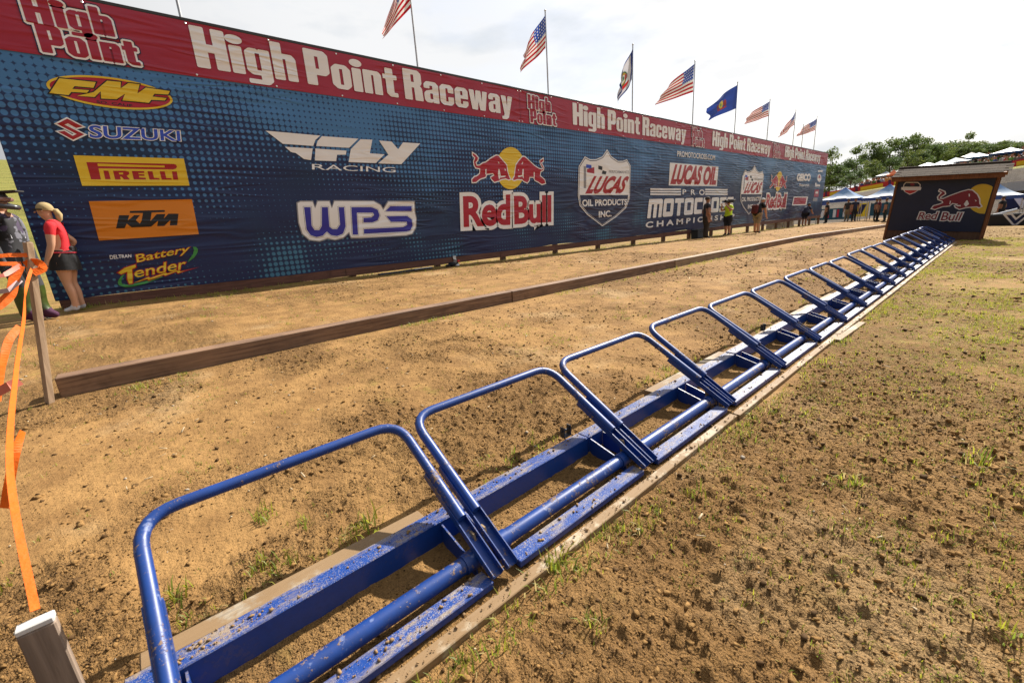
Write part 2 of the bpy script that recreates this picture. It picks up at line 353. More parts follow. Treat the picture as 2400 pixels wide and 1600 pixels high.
# fine crumbs close to the gate: eight-sided grains
OCT_V = np.array([(1, 0, 0), (-1, 0, 0), (0, 1, 0), (0, -1, 0), (0, 0, 1), (0, 0, -1)], float); OCT_F = np.array([(0, 2, 4), (2, 1, 4), (1, 3, 4), (3, 0, 4), (2, 0, 5), (1, 2, 5), (3, 1, 5), (0, 3, 5)])
n = 170000; x, y = scatter(n, -1.8, 4.2, -.9, 3.9, 1.2); k = rmask(x, y)*.85+.08 > RNG.random(n); k &= ~inside_beam(x, y); x, y = x[k], y[k]
k = ~inside_gate(x, y) | ((y > 1.12) & (y < 1.36)); x, y = x[k], y[k]; n = len(x); s = .0014+.0042*RNG.random(n)**2.2
V = OCT_V[None]*(1+RNG.normal(0, .3, (n, 6, 1)))*s[:, None, None]; a = RNG.uniform(0, 6.28, n)[:, None]; V = np.stack([V[..., 0]*np.cos(a)-V[..., 1]*np.sin(a), V[..., 0]*np.sin(a)+V[..., 1]*np.cos(a), V[..., 2]*.8], 2)+np.stack([x, y, hgt(x, y)+s*.3], 1)[:, None]
tag(mesh_np('dirt_crumbs', V.reshape(-1, 3), (OCT_F[None]+np.arange(n)[:, None, None]*6).reshape(-1, 3), [m_clod, m_damp], fmat=np.repeat((RNG.random(n) < .28).astype(int), 8)), 'fine dirt crumbs covering the near ground', 'dirt crumbs', kind='stuff')
# pebbles and pale wood chips
m_peb = mk('pale_stone', (.30, .25, .19), .8, var=.4, vs=20); m_chip = mk('pale_chip', (.40, .31, .19), .8, var=.25, vs=20)
x, y = scatter(420, -1.2, 14, -.5, 9.5, 1.8); k = ~inside_gate(x, y) & ~inside_beam(x, y); x, y = x[k], y[k]
s = .003+.012*RNG.random(len(x))**4; V, F = lumps(np.stack([x, y, hgt(x, y)+s*.3], 1), s, .6, .15)
tag(mesh_np('pebbles', V, F, m_peb, smooth=False), 'small pale pebbles scattered in the dirt', 'pebbles', kind='stuff')
x, y = scatter(620, -1.2, 9, -.5, 5.5, 1.5); k = ~inside_gate(x, y) & ~inside_beam(x, y); x, y = x[k], y[k]; n = len(x)
L = .008+.04*RNG.random(n)**2.5; Wd = .0015+.009*RNG.random(n)**2.5; a = RNG.uniform(0, 6.28, n); tl = RNG.normal(0, .25, n)
dx, dy, dz = np.cos(a)*np.cos(tl), np.sin(a)*np.cos(tl), np.sin(tl); P0 = np.stack([x, y, hgt(x, y)+.004+np.abs(np.sin(tl))*L*.5], 1); D = np.stack([dx, dy, dz], 1)*L[:, None]/2
S_ = np.stack([-np.sin(a), np.cos(a), 0*a], 1)*Wd[:, None]/2; U_ = np.array([0, 0, 1.])*np.minimum(Wd, .004)[:, None]
q = np.stack([P0-D-S_, P0+D-S_*.6, P0+D+S_*.6, P0-D+S_, P0-D*.8-S_+U_, P0+D*.9-S_*.6+U_, P0+D*.9+S_*.6+U_, P0-D*.8+S_+U_], 1)
BF = np.array([(0, 3, 2, 1), (4, 5, 6, 7), (0, 1, 5, 4), (1, 2, 6, 5), (2, 3, 7, 6), (3, 0, 4, 7)])
tag(mesh_np('wood_chips', q.reshape(-1, 3), (BF[None]+np.arange(n)[:, None, None]*8).reshape(-1, 4), m_chip), 'pale wood chips and straw bits on the dirt', 'wood chips', kind='stuff')
# grass blades
def blade(name, col):
    m, t, b = mat0(name); c = t.mix(t.noise(t.pos(), 9, 2), tuple(k*.7 for k in col), tuple(k*1.3 for k in col)); t.put(b.inputs['Base Color'], c); b.inputs['Roughness'].default_value = .5
    tr = t.node('ShaderNodeBsdfTranslucent'); t.put(tr.inputs[0], c); ms = t.node('ShaderNodeMixShader'); ms.inputs[0].default_value = .55; t.t.links.new(b.outputs[0], ms.inputs[1]); t.t.links.new(tr.outputs[0], ms.inputs[2])
    for nd_ in t.t.nodes:
        if nd_.type == 'OUTPUT_MATERIAL': t.t.links.new(ms.outputs[0], nd_.inputs[0])
    return m
m_gr = blade('grass_green', (.19, .25, .03)); m_gy = blade('grass_yellow', (.34, .34, .035)); m_gd = blade('grass_straw', (.45, .36, .15))
TX, TY, TS, TN = [], [], [], []
def tufts(n, x0, x1, y0, y1, size, nb, dens, pw=1.):
    x, y = scatter(n, x0, x1, y0, y1, pw); k = dens(x, y) > RNG.random(n); k &= ~inside_beam(x, y) & ~((y > 1.0) & (y < 1.5) & (x > -.3) & (x < 18)); x, y = x[k], y[k]
    TX.append(x); TY.append(y); TS.append(size*RNG.uniform(.5, 1.3, len(x))); TN.append(np.full(len(x), nb))
clump = lambda x, y: sst(.5, .68, vnoise(x*1.3+2, y*1.3+7, 55))*sst(.35, .7, vnoise(x*6, y*6, 56))
tufts(7000, -1.1, 5, -.4, 4.8, .022, 5, lambda x, y: .8*clump(x, y)+.08+.16*sst(1.1, .6, y)*sst(.5, 3, x))
tufts(32000, 1.8, 22, -1.3, .95, .034, 5, lambda x, y: sst(3, 7, x)*(.25+.75*sst(.38, .6, vnoise(x*.9, y*1.6, 57)))*sst(.3, .6, vnoise(x*4, y*4, 58)), 1.3)
tufts(16000, 1.2, 9, -.7, .93, .026, 4, lambda x, y: .16+.6*sst(.42, .62, vnoise(x*2.2+4, y*2.2, 62))*sst(.3, .6, vnoise(x*9, y*9, 63)))
tufts(3500, 3, 20, 1.5, 4.9, .04, 6, lambda x, y: .7*clump(x, y)+.02, 1.3)
tufts(9000, -1.5, 30, 5.1, 9.8, .045, 6, lambda x, y: .6*clump(x, y)+.025, 1.5)
tufts(1700, -1, 42, 9.9, 10.9, .07, 8, lambda x, y: .55+0*x, 1.4)
tufts(900, -1, 20, 4.6, 4.82, .05, 7, lambda x, y: sst(.45, .6, vnoise(x*1.1, y, 59)), 1.3)
tufts(700, -1, 12, 1.46, 1.75, .045, 7, lambda x, y: sst(.45, .6, vnoise(x*2.1, y, 60)), 1.3)
tufts(600, 0, 12, .82, .96, .045, 7, lambda x, y: sst(.4, .6, vnoise(x*2.3, y, 61)), 1.3)
hand = [(620, 1220, .06, 14), (720, 1225, .05, 10), (1305, 1310, .08, 16), (860, 1230, .09, 10), (420, 1400, .07, 10), (1390, 1450, .05, 10), (600, 1330, .05, 9), (1890, 960, .05, 8), (2300, 1075, .08, 12), (1990, 1140, .07, 12), (1730, 1010, .06, 9), (1620, 1150, .06, 9), (2360, 1480, .06, 8)]
for px, py, s_, n_ in hand:
    for q_ in range(3):
        w_ = onZ(px+RNG.normal(0, 10), py+RNG.normal(0, 7), 0.02); TX.append(np.array([w_[0]])); TY.append(np.array([w_[1]])); TS.append(np.array([s_])); TN.append(np.array([n_]))
x = np.concatenate(TX); y = np.concatenate(TY); s = np.concatenate(TS); nb = np.concatenate(TN)
idx = np.repeat(np.arange(len(x)), nb); n = len(idx); a = RNG.uniform(0, 6.283, n); Lb = s[idx]*RNG.uniform(.5, 1.25, n); lean = RNG.uniform(.15, 1.1, n)
px_ = x[idx]+RNG.normal(0, .35, n)*s[idx]; py_ = y[idx]+RNG.normal(0, .35, n)*s[idx]; pz_ = hgt(px_, py_)-.004
wd = Lb*.03+.0009; dirx, diry = np.cos(a), np.sin(a); sx, sy = -diry*wd, dirx*wd
o0 = np.stack([px_, py_, pz_], 1); side = np.stack([sx, sy, 0*sx], 1)
mid = o0+np.stack([dirx*np.sin(lean*.6), diry*np.sin(lean*.6), np.cos(lean*.6)], 1)*(Lb*.55)[:, None]
tip = mid+np.stack([dirx*np.sin(lean*1.5), diry*np.sin(lean*1.5), np.cos(lean*1.5)], 1)*(Lb*.5)[:, None]
q = np.stack([o0-side, o0+side, mid+side*.8, mid-side*.8, tip], 1)
GFc = np.array([(0, 1, 2), (0, 2, 3), (3, 2, 4)])
far = sst(3, 9, px_); pm = RNG.random(n); fm = np.where(pm < .42-.3*far, 0, np.where(pm < .86, 1, 2))
tag(mesh_np('grass', q.reshape(-1, 3), (GFc[None]+np.arange(n)[:, None, None]*5).reshape(-1, 3), [m_gr, m_gy, m_gd], fmat=np.repeat(fm, 3)), 'sparse yellow green grass tufts growing in the dirt', 'grass', kind='stuff')
# ------------------------------------------------------------------ timber beam
m_beam = wood('weathered_timber', (.105, .055, .032), (.24, .14, .08)); m_sawn = wood('sawn_timber', (.40, .27, .14), (.58, .42, .24))
tb = empty('timber_kerb', (-.65, 4.94, b1(-.65, 4.94)), label='long low timber beam laid on the dirt in front of the sponsor wall', cat='timber beam')
x = -.65; k = 0
while x < 30:
    L = 4.87; z0 = b1(x, 4.94); z1 = b1(x+L, 4.94); o = MB(); dy = random.uniform(-.02, .02) if k else 0
    c0 = Vector((0, 0, .062)); o.bar((0, 0, .062), (L-.008, random.uniform(-.015, .015), z1-z0+.062), .17, .19, bev=.006)
    ob = o.build('timber', m_beam if k % 3 != 2 else wood('grey_timber%d' % k, (.14, .09, .052), (.29, .20, .12)), tb); ob.location = (x+.65, dy, z0-b1(-.65, 4.94)); x += L; k += 1

# ------------------------------------------------------------------ start gate
m_blue, t, b = mat0('blue_gate_paint'); P = t.obj(); nzv = t.xyz(t.t.nodes.new('ShaderNodeNewGeometry').outputs['Normal'])[2]
W_ = t.pos(); wx = t.xyz(W_)[0]
up = t.ss(nzv, .35, .9); sp = t.noise(W_, 260, 2, .6); sp2 = t.noise(W_, 60, 4, .7); big = t.noise(W_, 7, 5, .65)
spl = t.m('MULTIPLY', t.ss(t.m('ADD', sp, t.m('MULTIPLY', big, .35)), .74, .80), up)
patch = t.m('MULTIPLY', t.ss(t.m('ADD', sp2, big), 1.10, 1.22), t.m('MULTIPLY_ADD', up, .8, .12))
dust_glare = t.m('MULTIPLY', t.m('MULTIPLY', t.ss(wx, .9, 3.5), up), t.ss(big, .2, .65, .15, .55))  # dust plus painted sky glare on upward faces of the farther rails
c = t.mix(t.m('MULTIPLY', t.ss(sp2, .4, .7), .4), (.004, .042, .225), (.003, .028, .15))
c = t.mix(dust_glare, c, (.20, .20, .22)); smear = t.m('MULTIPLY', up, t.ss(t.noise(t.mapping(W_, (5, 26, 26)), 1.0, 5, .7), .46, .66, 0, .85)); c = t.mix(smear, c, (.24, .19, .135)); c = t.mix(t.m('MULTIPLY', spl, .38), c, (.42, .38, .32)); c = t.mix(t.m('MULTIPLY', patch, .8), c, (.27, .19, .11))
t.put(b.inputs['Base Color'], c); t.put(b.inputs['Roughness'], t.m('MAXIMUM', t.m('MULTIPLY', patch, .9), t.m('MULTIPLY_ADD', big, .3, .25)))
t.put(b.inputs['Normal'], t.node('ShaderNodeBump', Strength=.35, Distance=.003, Height=t.m('ADD', patch, t.m('MULTIPLY', spl, .6))).outputs[0])
m_tube, t, b = mat0('blue_tube_paint'); W_ = t.pos(); big = t.noise(W_, 9, 5, .65); sp2 = t.noise(W_, 70, 4, .7); wx = t.xyz(W_)[0]
chip = t.ss(t.m('ADD', t.noise(W_, 24, 3, .6), t.m('MULTIPLY', big, .4)), .84, .92)
dirt = t.ss(t.m('ADD', sp2, big), 1.12, 1.24); c = t.mix(t.ss(big, .3, .7), (.004, .041, .215), (.003, .027, .145))
c = t.mix(t.m('MULTIPLY', chip, .35), c, (.30, .36, .55)); c = t.mix(t.m('MULTIPLY', dirt, .9), c, (.22, .135, .06))
t.put(b.inputs['Base Color'], c); t.put(b.inputs['Roughness'], t.m('MAXIMUM', t.m('MULTIPLY', dirt, .9), t.m('MULTIPLY_ADD', big, .35, .26)))
t.put(b.inputs['Normal'], t.node('ShaderNodeBump', Strength=.3, Distance=.003, Height=t.m('ADD', dirt, t.m('MULTIPLY', sp2, .2))).outputs[0])
m_mud = mk('dried_mud', (.24, .165, .09), .9, var=.4, vs=25, bump=.5, bscale=60)
m_dark = mk('dark_steel', (.02, .022, .03), .5, var=.3)
gate = empty('starting_gate', (-.25, 1.25, 0), label='long blue steel starting gate with a row of leaning hoops', cat='starting gate')
GO = Vector((-.25, 1.25, 0)); NH = 19; PIT = .976; X0 = -.198
def gp(o): o.location = -GO; return o
A0 = Vector((0, 1.05, .045)); A1 = Vector((0, 1.70, .43)); AD = (A1-A0).normalized()
def arc(c, a, b, r, n=6):
    """rounded corner at c between directions a (incoming from) and b (outgoing to)"""
    a = a.normalized(); b = b.normalized(); p = c+a*r; q = c+b*r; return [p.lerp(c, s_).lerp(c.lerp(q, s_), s_) for s_ in [i/n for i in range(n+1)]]
for k in range(0, NH, 2):
    x0 = X0-.07+k*PIT+(.005 if k else 0); x1 = min(X0+(k+2)*PIT-.075, X0+NH*PIT+.07); dz = random.uniform(-.004, .004); dy = random.uniform(-.006, .006)
    gp(MB().box(((x0+x1)/2, 1.415+dy, .035+dz), (x1-x0, .08, .13), bev=.004).build('back_rail', m_blue, gate))
for k in range(NH):
    xa = X0+k*PIT; xb = xa+PIT
    gp(MB().box(((xa+xb)/2+.01, 1.068, .018), (PIT-.13, .072, .03), bev=.003).build('front_bar', m_blue, gate))
    o = MB().tube([(xa+.07, 1.155, .05), (xb-.05, 1.155, .05)], .031, 16); o.tube([(xa+.045, 1.155, .05), (xa+.11, 1.155, .05)], .036, 16); o.tube([(xb-.10, 1.155, .05), (xb-.03, 1.155, .05)], .036, 16)
    gp(o.build('pivot_pipe', m_tube, gate, True))
    # hoop
    jit = random.uniform(-.035, .035); R = Matrix.Rotation(jit, 3, 'X'); xl = xa+.035; xr = xb-.035
    def ap(x, s_): p = A0+R @ ((A1-A0)*s_); return Vector((x, p.y, p.z))
    tl, tr = ap(xl, 1), ap(xr, 1); dn = (ap(xl, 0)-ap(xl, 1)); rr_ = .115
    off = Vector((0, -AD.z, AD.y))*.028
    pts = [ap(xl, .30)]+arc(tl, dn, Vector((1, 0, 0)), rr_)+arc(tr, Vector((-1, 0, 0)), dn, rr_)+[ap(xr, .30)]
    hoop = gp(MB().tube([p+off for p in pts], .0205, 14).build('hoop', m_tube, gate, True))
    for xx, sg in ((xl, 1), (xr, -1)):
        o = MB(); p0, p1 = ap(xx, -.02), ap(xx, .62); nrm = Vector((0, -AD.z, AD.y))
        o.bar(p0-nrm*.004, p1-nrm*.004, .044, .005, up=nrm); o.bar(p0+nrm*.012+Vector((.0225, 0, 0)), p1+nrm*.012+Vector((.0225, 0, 0)), .004, .028, up=nrm); o.bar(p0+nrm*.012-Vector((.0225, 0, 0)), p1+nrm*.012-Vector((.0225, 0, 0)), .004, .028, up=nrm)
        o.build('arm_channel', m_tube, hoop)
for k in range(NH+1):
    xa = X0+k*PIT
    for dx in (-.055, .06):
        if (k == 0 and dx < 0) or (k == NH and dx > 0): continue
        gp(MB().prism([(xa+dx, 1.372, .086), (xa+dx, 1.372, -.03), (xa+dx, 1.14, -.03), (xa+dx, 1.14, .02), (xa+dx, 1.22, .045)], (.007, 0, 0)).build('cross_plate', m_blue, gate))
    o = MB(); o.prism([(xa-.03, 1.135, 0), (xa-.03, 1.185, 0), (xa-.03, 1.20, .135), (xa-.03, 1.175, .135)], (.008, 0, 0)); o.prism([(xa+.022, 1.135, 0), (xa+.022, 1.185, 0), (xa+.022, 1.20, .135), (xa+.022, 1.175, .135)], (.008, 0, 0)); o.tube([(xa-.05, 1.155, .05), (xa+.05, 1.155, .05)], .012, 8)
    gp(o.build('pivot_bracket', m_mud, gate))
for k in (2, 5):
    xa = X0+k*PIT-.14; o = MB(); o.box((xa, 1.475, .105), (.06, .03, .008)); o.box((xa-.026, 1.475, .135), (.006, .03, .055)); o.box((xa+.026, 1.475, .135), (.006, .03, .055)); o.tube([(xa-.035, 1.475, .14), (xa+.035, 1.475, .14)], .006, 8)
    gp(o.build('latch_lug', m_dark, gate))
gp(MB().box((-.243, 1.25, .02), (.008, .42, .1), bev=.002).build('end_plate', m_blue, gate))
# planks edging the gate
m_plank = wood('pale_plank', (.30, .235, .155), (.42, .34, .24), dirt=.6); m_plank2 = wood('grey_plank', (.20, .165, .125), (.34, .275, .19), dirt=.55)
pf = empty('edging_boards', (.2, .975, 0), label='pale dusty planks edging the gate on its open side', cat='plank')
x = .2; i = 0
while x < 17.6:
    L = random.choice([2.4, 2.44, 3.0]); L = min(L, 17.7-x); o = MB().box((L/2, 0, .0), (L-.01, .048, .045), bev=.003); ob = o.build('plank', m_plank, pf); ob.location = (x-.2, random.uniform(-.006, .006), random.uniform(-.004, .001)); ob.rotation_euler = (0, 0, random.uniform(-.004, .004)); x += L; i += 1
for xx, ln in ((5.3, .9),):
    ob = MB().box((0, 0, 0), (ln, .06, .03), bev=.003).build('plank', m_plank, pf); ob.location = (xx-.2, -.056, .006); ob.rotation_euler = (0, 0, -.03)
pb = empty('edging_boards', (-.24, 1.5, 0), label='weathered boards standing behind the back rail of the gate', cat='plank')
x = -.24
while x < 17.3:
    L = min(random.choice([1.2, 1.8, 2.4]), 17.4-x) if x > 0 else .95; ob = MB().box((L/2, 0, .03), (L-.006, .075, .125), bev=.004).build('plank', m_plank2, pb); ob.location = (x+.24, random.uniform(-.002, .006), -.004 if x < 0 else random.choice([-.012, -.05, -.07])); ob.rotation_euler = (0, random.uniform(-.008, .008) if x > 0 else .012, 0); x += L+random.choice([0, 0, .25])

# ------------------------------------------------------------------ sponsor wall
WY = 10.28
m_rail = wood('red_brown_board', (.085, .032, .02), (.15, .062, .04)); m_post = wood('wall_post', (.09, .045, .028), (.17, .095, .06), 2)
m_ply = wood('plywood', (.30, .21, .12), (.44, .32, .19)); m_cap = mk('black_cap', (.02, .02, .02), .5)
wall = empty('sponsor_wall', (-1, 10.4, b1(-1, 10.4)), label='long tall plywood wall carrying the sponsor banners', cat='wall'); WO = -Vector((-1, 10.4, b1(-1, 10.4)))
for k in range(19):
    xx = min(-.83+2.4*k, 42.32); zb = b1(xx, 10.4)-.15
    MB().box((xx, 10.41, (zb+5.14)/2), (.14, .14, 5.14-zb), bev=.006).build('post', m_post, wall, loc=WO)
x = -1.02
while x < 42.3:
    L = min(4.8, 42.38-x); MB().box((x+L/2, 10.311, .462), (L-.006, .038, .185), bev=.004).build('bottom_rail', m_rail, wall, loc=WO); x += L
for k in range(18):
    MB().box((-1.02+2.411*k+1.2055, 10.325, 2.86), (2.405, .012, 4.5)).build('panel', m_ply, wall, loc=WO)
MB().box((20.67, 10.335, 5.175), (43.46, .12, .05), bev=.004).build('top_cap', m_cap, wall, loc=WO)

# banner fabric: one wrinkle field (bump) shared by cloth and print
def wrinkle(t):
    P = t.pos(); X, Y, Z = t.xyz(P)
    v1 = t.mapping(P, (.42, 1, 3.4), (0, rad(28), 0)); v2 = t.mapping(P, (.5, 1, 4.2), (0, rad(-30), 0), (3, 0, 5)); v3 = t.mapping(P, (.16, 1, 1.9), (0, rad(5), 0), (7, 0, 1))
    m1 = t.ss(t.noise(P, .45, 1), .46, .62); m2 = t.ss(t.noise(t.mapping(P, loc=(4, 0, 9)), .5, 1), .47, .62)
    r1 = t.m('ABSOLUTE', t.m('SUBTRACT', t.noise(v1, 1.2, 1.5, .4, .5), .5)); r2 = t.m('ABSOLUTE', t.m('SUBTRACT', t.noise(v2, 1.1, 1.5, .4, .6), .5))
    h = t.m('ADD', t.m('MULTIPLY', t.m('MULTIPLY', t.ss(r1, .0, .12), -1.), m1), t.m('MULTIPLY', t.m('MULTIPLY', t.ss(r2, .0, .12), -1.), m2)); h = t.m('ADD', t.m('MULTIPLY', h, .35), t.m('MULTIPLY', t.noise(v3, 1.1, 1.5, .4, .4), 1.0)); h = t.m('ADD', h, t.m('MULTIPLY', t.noise(P, .8, 2, .4), .8))
    return t.node('ShaderNodeBump', Strength=.55, Distance=.08, Height=h).outputs[0]
def ink(name, col, rough=.42):
    m, t, b = mat0(name); P = t.pos(); f = t.noise(P, 1.4, 5); k = t.m('MULTIPLY_ADD', f, .2, .9)
    cc = t.node('ShaderNodeVectorMath', {'operation': 'SCALE'}); cc.inputs[0].default_value = col; t.put(cc.inputs['Scale'], k)
    t.put(b.inputs['Base Color'], cc.outputs[0]); b.inputs['Roughness'].default_value = rough; b.inputs['Specular IOR Level'].default_value = .35; t.put(b.inputs['Normal'], wrinkle(t)); return m
I_white = ink('ink_white', (.78, .78, .78)); I_red = ink('ink_red', (.34, .018, .04)); I_redb = ink('banner_red', (.33, .018, .045)); I_navy = ink('ink_navy', (.012, .018, .06)); I_yel = ink('ink_yellow', (.72, .50, .03)); I_blue = ink('ink_blue', (.03, .08, .5))
I_pblue = ink('ink_violet_blue', (.03, .028, .30)); I_or = ink('ink_orange', (.62, .20, .012)); I_blk = ink('ink_black', (.012, .012, .014)); I_grn = ink('ink_green', (.05, .26, .06)); I_gry = ink('ink_grey', (.26, .26, .28)); I_crim = ink('ink_crimson', (.38, .012, .03)); I_dred = ink('ink_dark_red', (.36, .015, .02))
m_half, t, b = mat0('halftone_blue'); P = t.pos(); X, Y, Z = t.xyz(P); S = .108
fu = t.m('SUBTRACT', t.m('FRACT', t.m('DIVIDE', X, S)), .5); fv = t.m('SUBTRACT', t.m('FRACT', t.m('DIVIDE', Z, S)), .5)
d = t.m('SQRT', t.m('ADD', t.m('MULTIPLY', fu, fu), t.m('MULTIPLY', fv, fv)))
nA = t.noise(t.mapping(P, (.45, 1, .8)), 1.0, 2, .5); nB = t.noise(t.mapping(P, (.5, 1, .5), loc=(5, 0, 2)), 1.1, 2, .5)
r = t.m('ADD', t.ss(Z, 1.6, 4.3, .0, .45), t.m('MULTIPLY_ADD', nA, .85, -.37)); r = t.m('ADD', r, t.m('MULTIPLY', t.ss(Z, 1.9, .9), t.ss(nB, .52, .66, 0, .28)))
r = t.m('MINIMUM', t.m('MAXIMUM', r, .0), .66)
dot = t.m('SUBTRACT', 1., t.ss(d, t.m('SUBTRACT', r, .05), t.m('ADD', r, .05)))
lt = t.mix(t.ss(Z, .8, 2.4), (.046, .165, .27), (.052, .172, .38)); dk = t.mix(t.ss(nB, .4, .7), (.009, .018, .078), (.007, .025, .075))
dk = t.mix(t.ss(Z, 3.1, 4.3, 0, .5), dk, (.016, .055, .15))
t.put(b.inputs['Base Color'], t.mix(dot, dk, lt)); b.inputs['Roughness'].default_value = .40; b.inputs['Specular IOR Level'].default_value = .35; t.put(b.inputs['Normal'], wrinkle(t))
def cloth(name, x0, x1, z0, z1, mt, step=.1, parent=None, sag=.0):
    nx_ = max(2, int((x1-x0)/step)+1); nz_ = max(2, int((z1-z0)/step)+1); gx_, gz_ = np.meshgrid(np.linspace(x0, x1, nx_), np.linspace(z0, z1, nz_), indexing='ij')
    yy = WY+.012*vnoise(gx_*1.7, gz_*1.2, 5); zz_ = gz_+sag*np.where(gz_ < z0+.01, vnoise(gx_*.8, gz_*0, 9)-.6, 0)
    Ii = np.arange(nx_*nz_).reshape(nx_, nz_); F_ = np.stack([Ii[:-1, :-1].ravel(), Ii[1:, :-1].ravel(), Ii[1:, 1:].ravel(), Ii[:-1, 1:].ravel()], 1)
    return mesh_np(name, np.stack([gx_.ravel(), yy.ravel(), zz_.ravel()], 1), F_, mt, parent, smooth=True)
bban = empty('banner', (-1.06, WY, .56), label='huge dark blue halftone sponsor banner covering the wall', cat='banner')
cb = cloth('cloth', -1.06, 42.4, .565, 4.275, m_half, parent=bban, sag=.05); BO = -Vector((-1.06, WY, .56)); cb.location = BO
# ------------------------------------------------------------------ printed graphics (flat print built as thin shapes on the cloth)
def area(L): return sum(L[i][0]*L[(i+1) % len(L)][1]-L[(i+1) % len(L)][0]*L[i][1] for i in range(len(L)))/2
def offs(L, g):
    if abs(g) < 1e-6: return L
    if area(L) < 0: L = L[::-1]
    n = len(L); o = []
    for i in range(n):
        p0, p1, p2 = np.array(L[i-1]), np.array(L[i]), np.array(L[(i+1) % n]); a = p1-p0; c = p2-p1; la, lc = np.hypot(*a), np.hypot(*c)
        if la < 1e-9 or lc < 1e-9: o.append(tuple(p1)); continue
        na = np.array([a[1], -a[0]])/la; nc = np.array([c[1], -c[0]])/lc; m_ = na+nc; k = np.dot(m_, m_)
        m_ = m_*2/max(k, .9) if k > 1e-6 else na
        o.append(tuple(p1+m_*g))
    return o
def rbox(x0, y0, x1, y1): return [(x0, y0), (x1, y0), (x1, y1), (x0, y1)]
def chop(L, r=.045):
    """slightly rounds convex corners of a glyph outline"""
    if area(L) < 0: L = L[::-1]
    o = []; n = len(L)
    for i in range(n):
        p0, p1, p2 = map(np.array, (L[i-1], L[i], L[(i+1) % n])); a = p0-p1; c = p2-p1; la, lc = np.hypot(*a), np.hypot(*c); cr = a[0]*c[1]-a[1]*c[0]
        if cr < -1e-4 and min(la, lc) > .09: q = r*.5; o += [tuple(p1+a/la*q), tuple(p1+c/lc*q)]
        else: o.append(tuple(p1))
    return o
def ell(cx, cy, rx_, ry_, n=28): return [(cx+rx_*math.cos(2*math.pi*i/n), cy+ry_*math.sin(2*math.pi*i/n)) for i in range(n)]
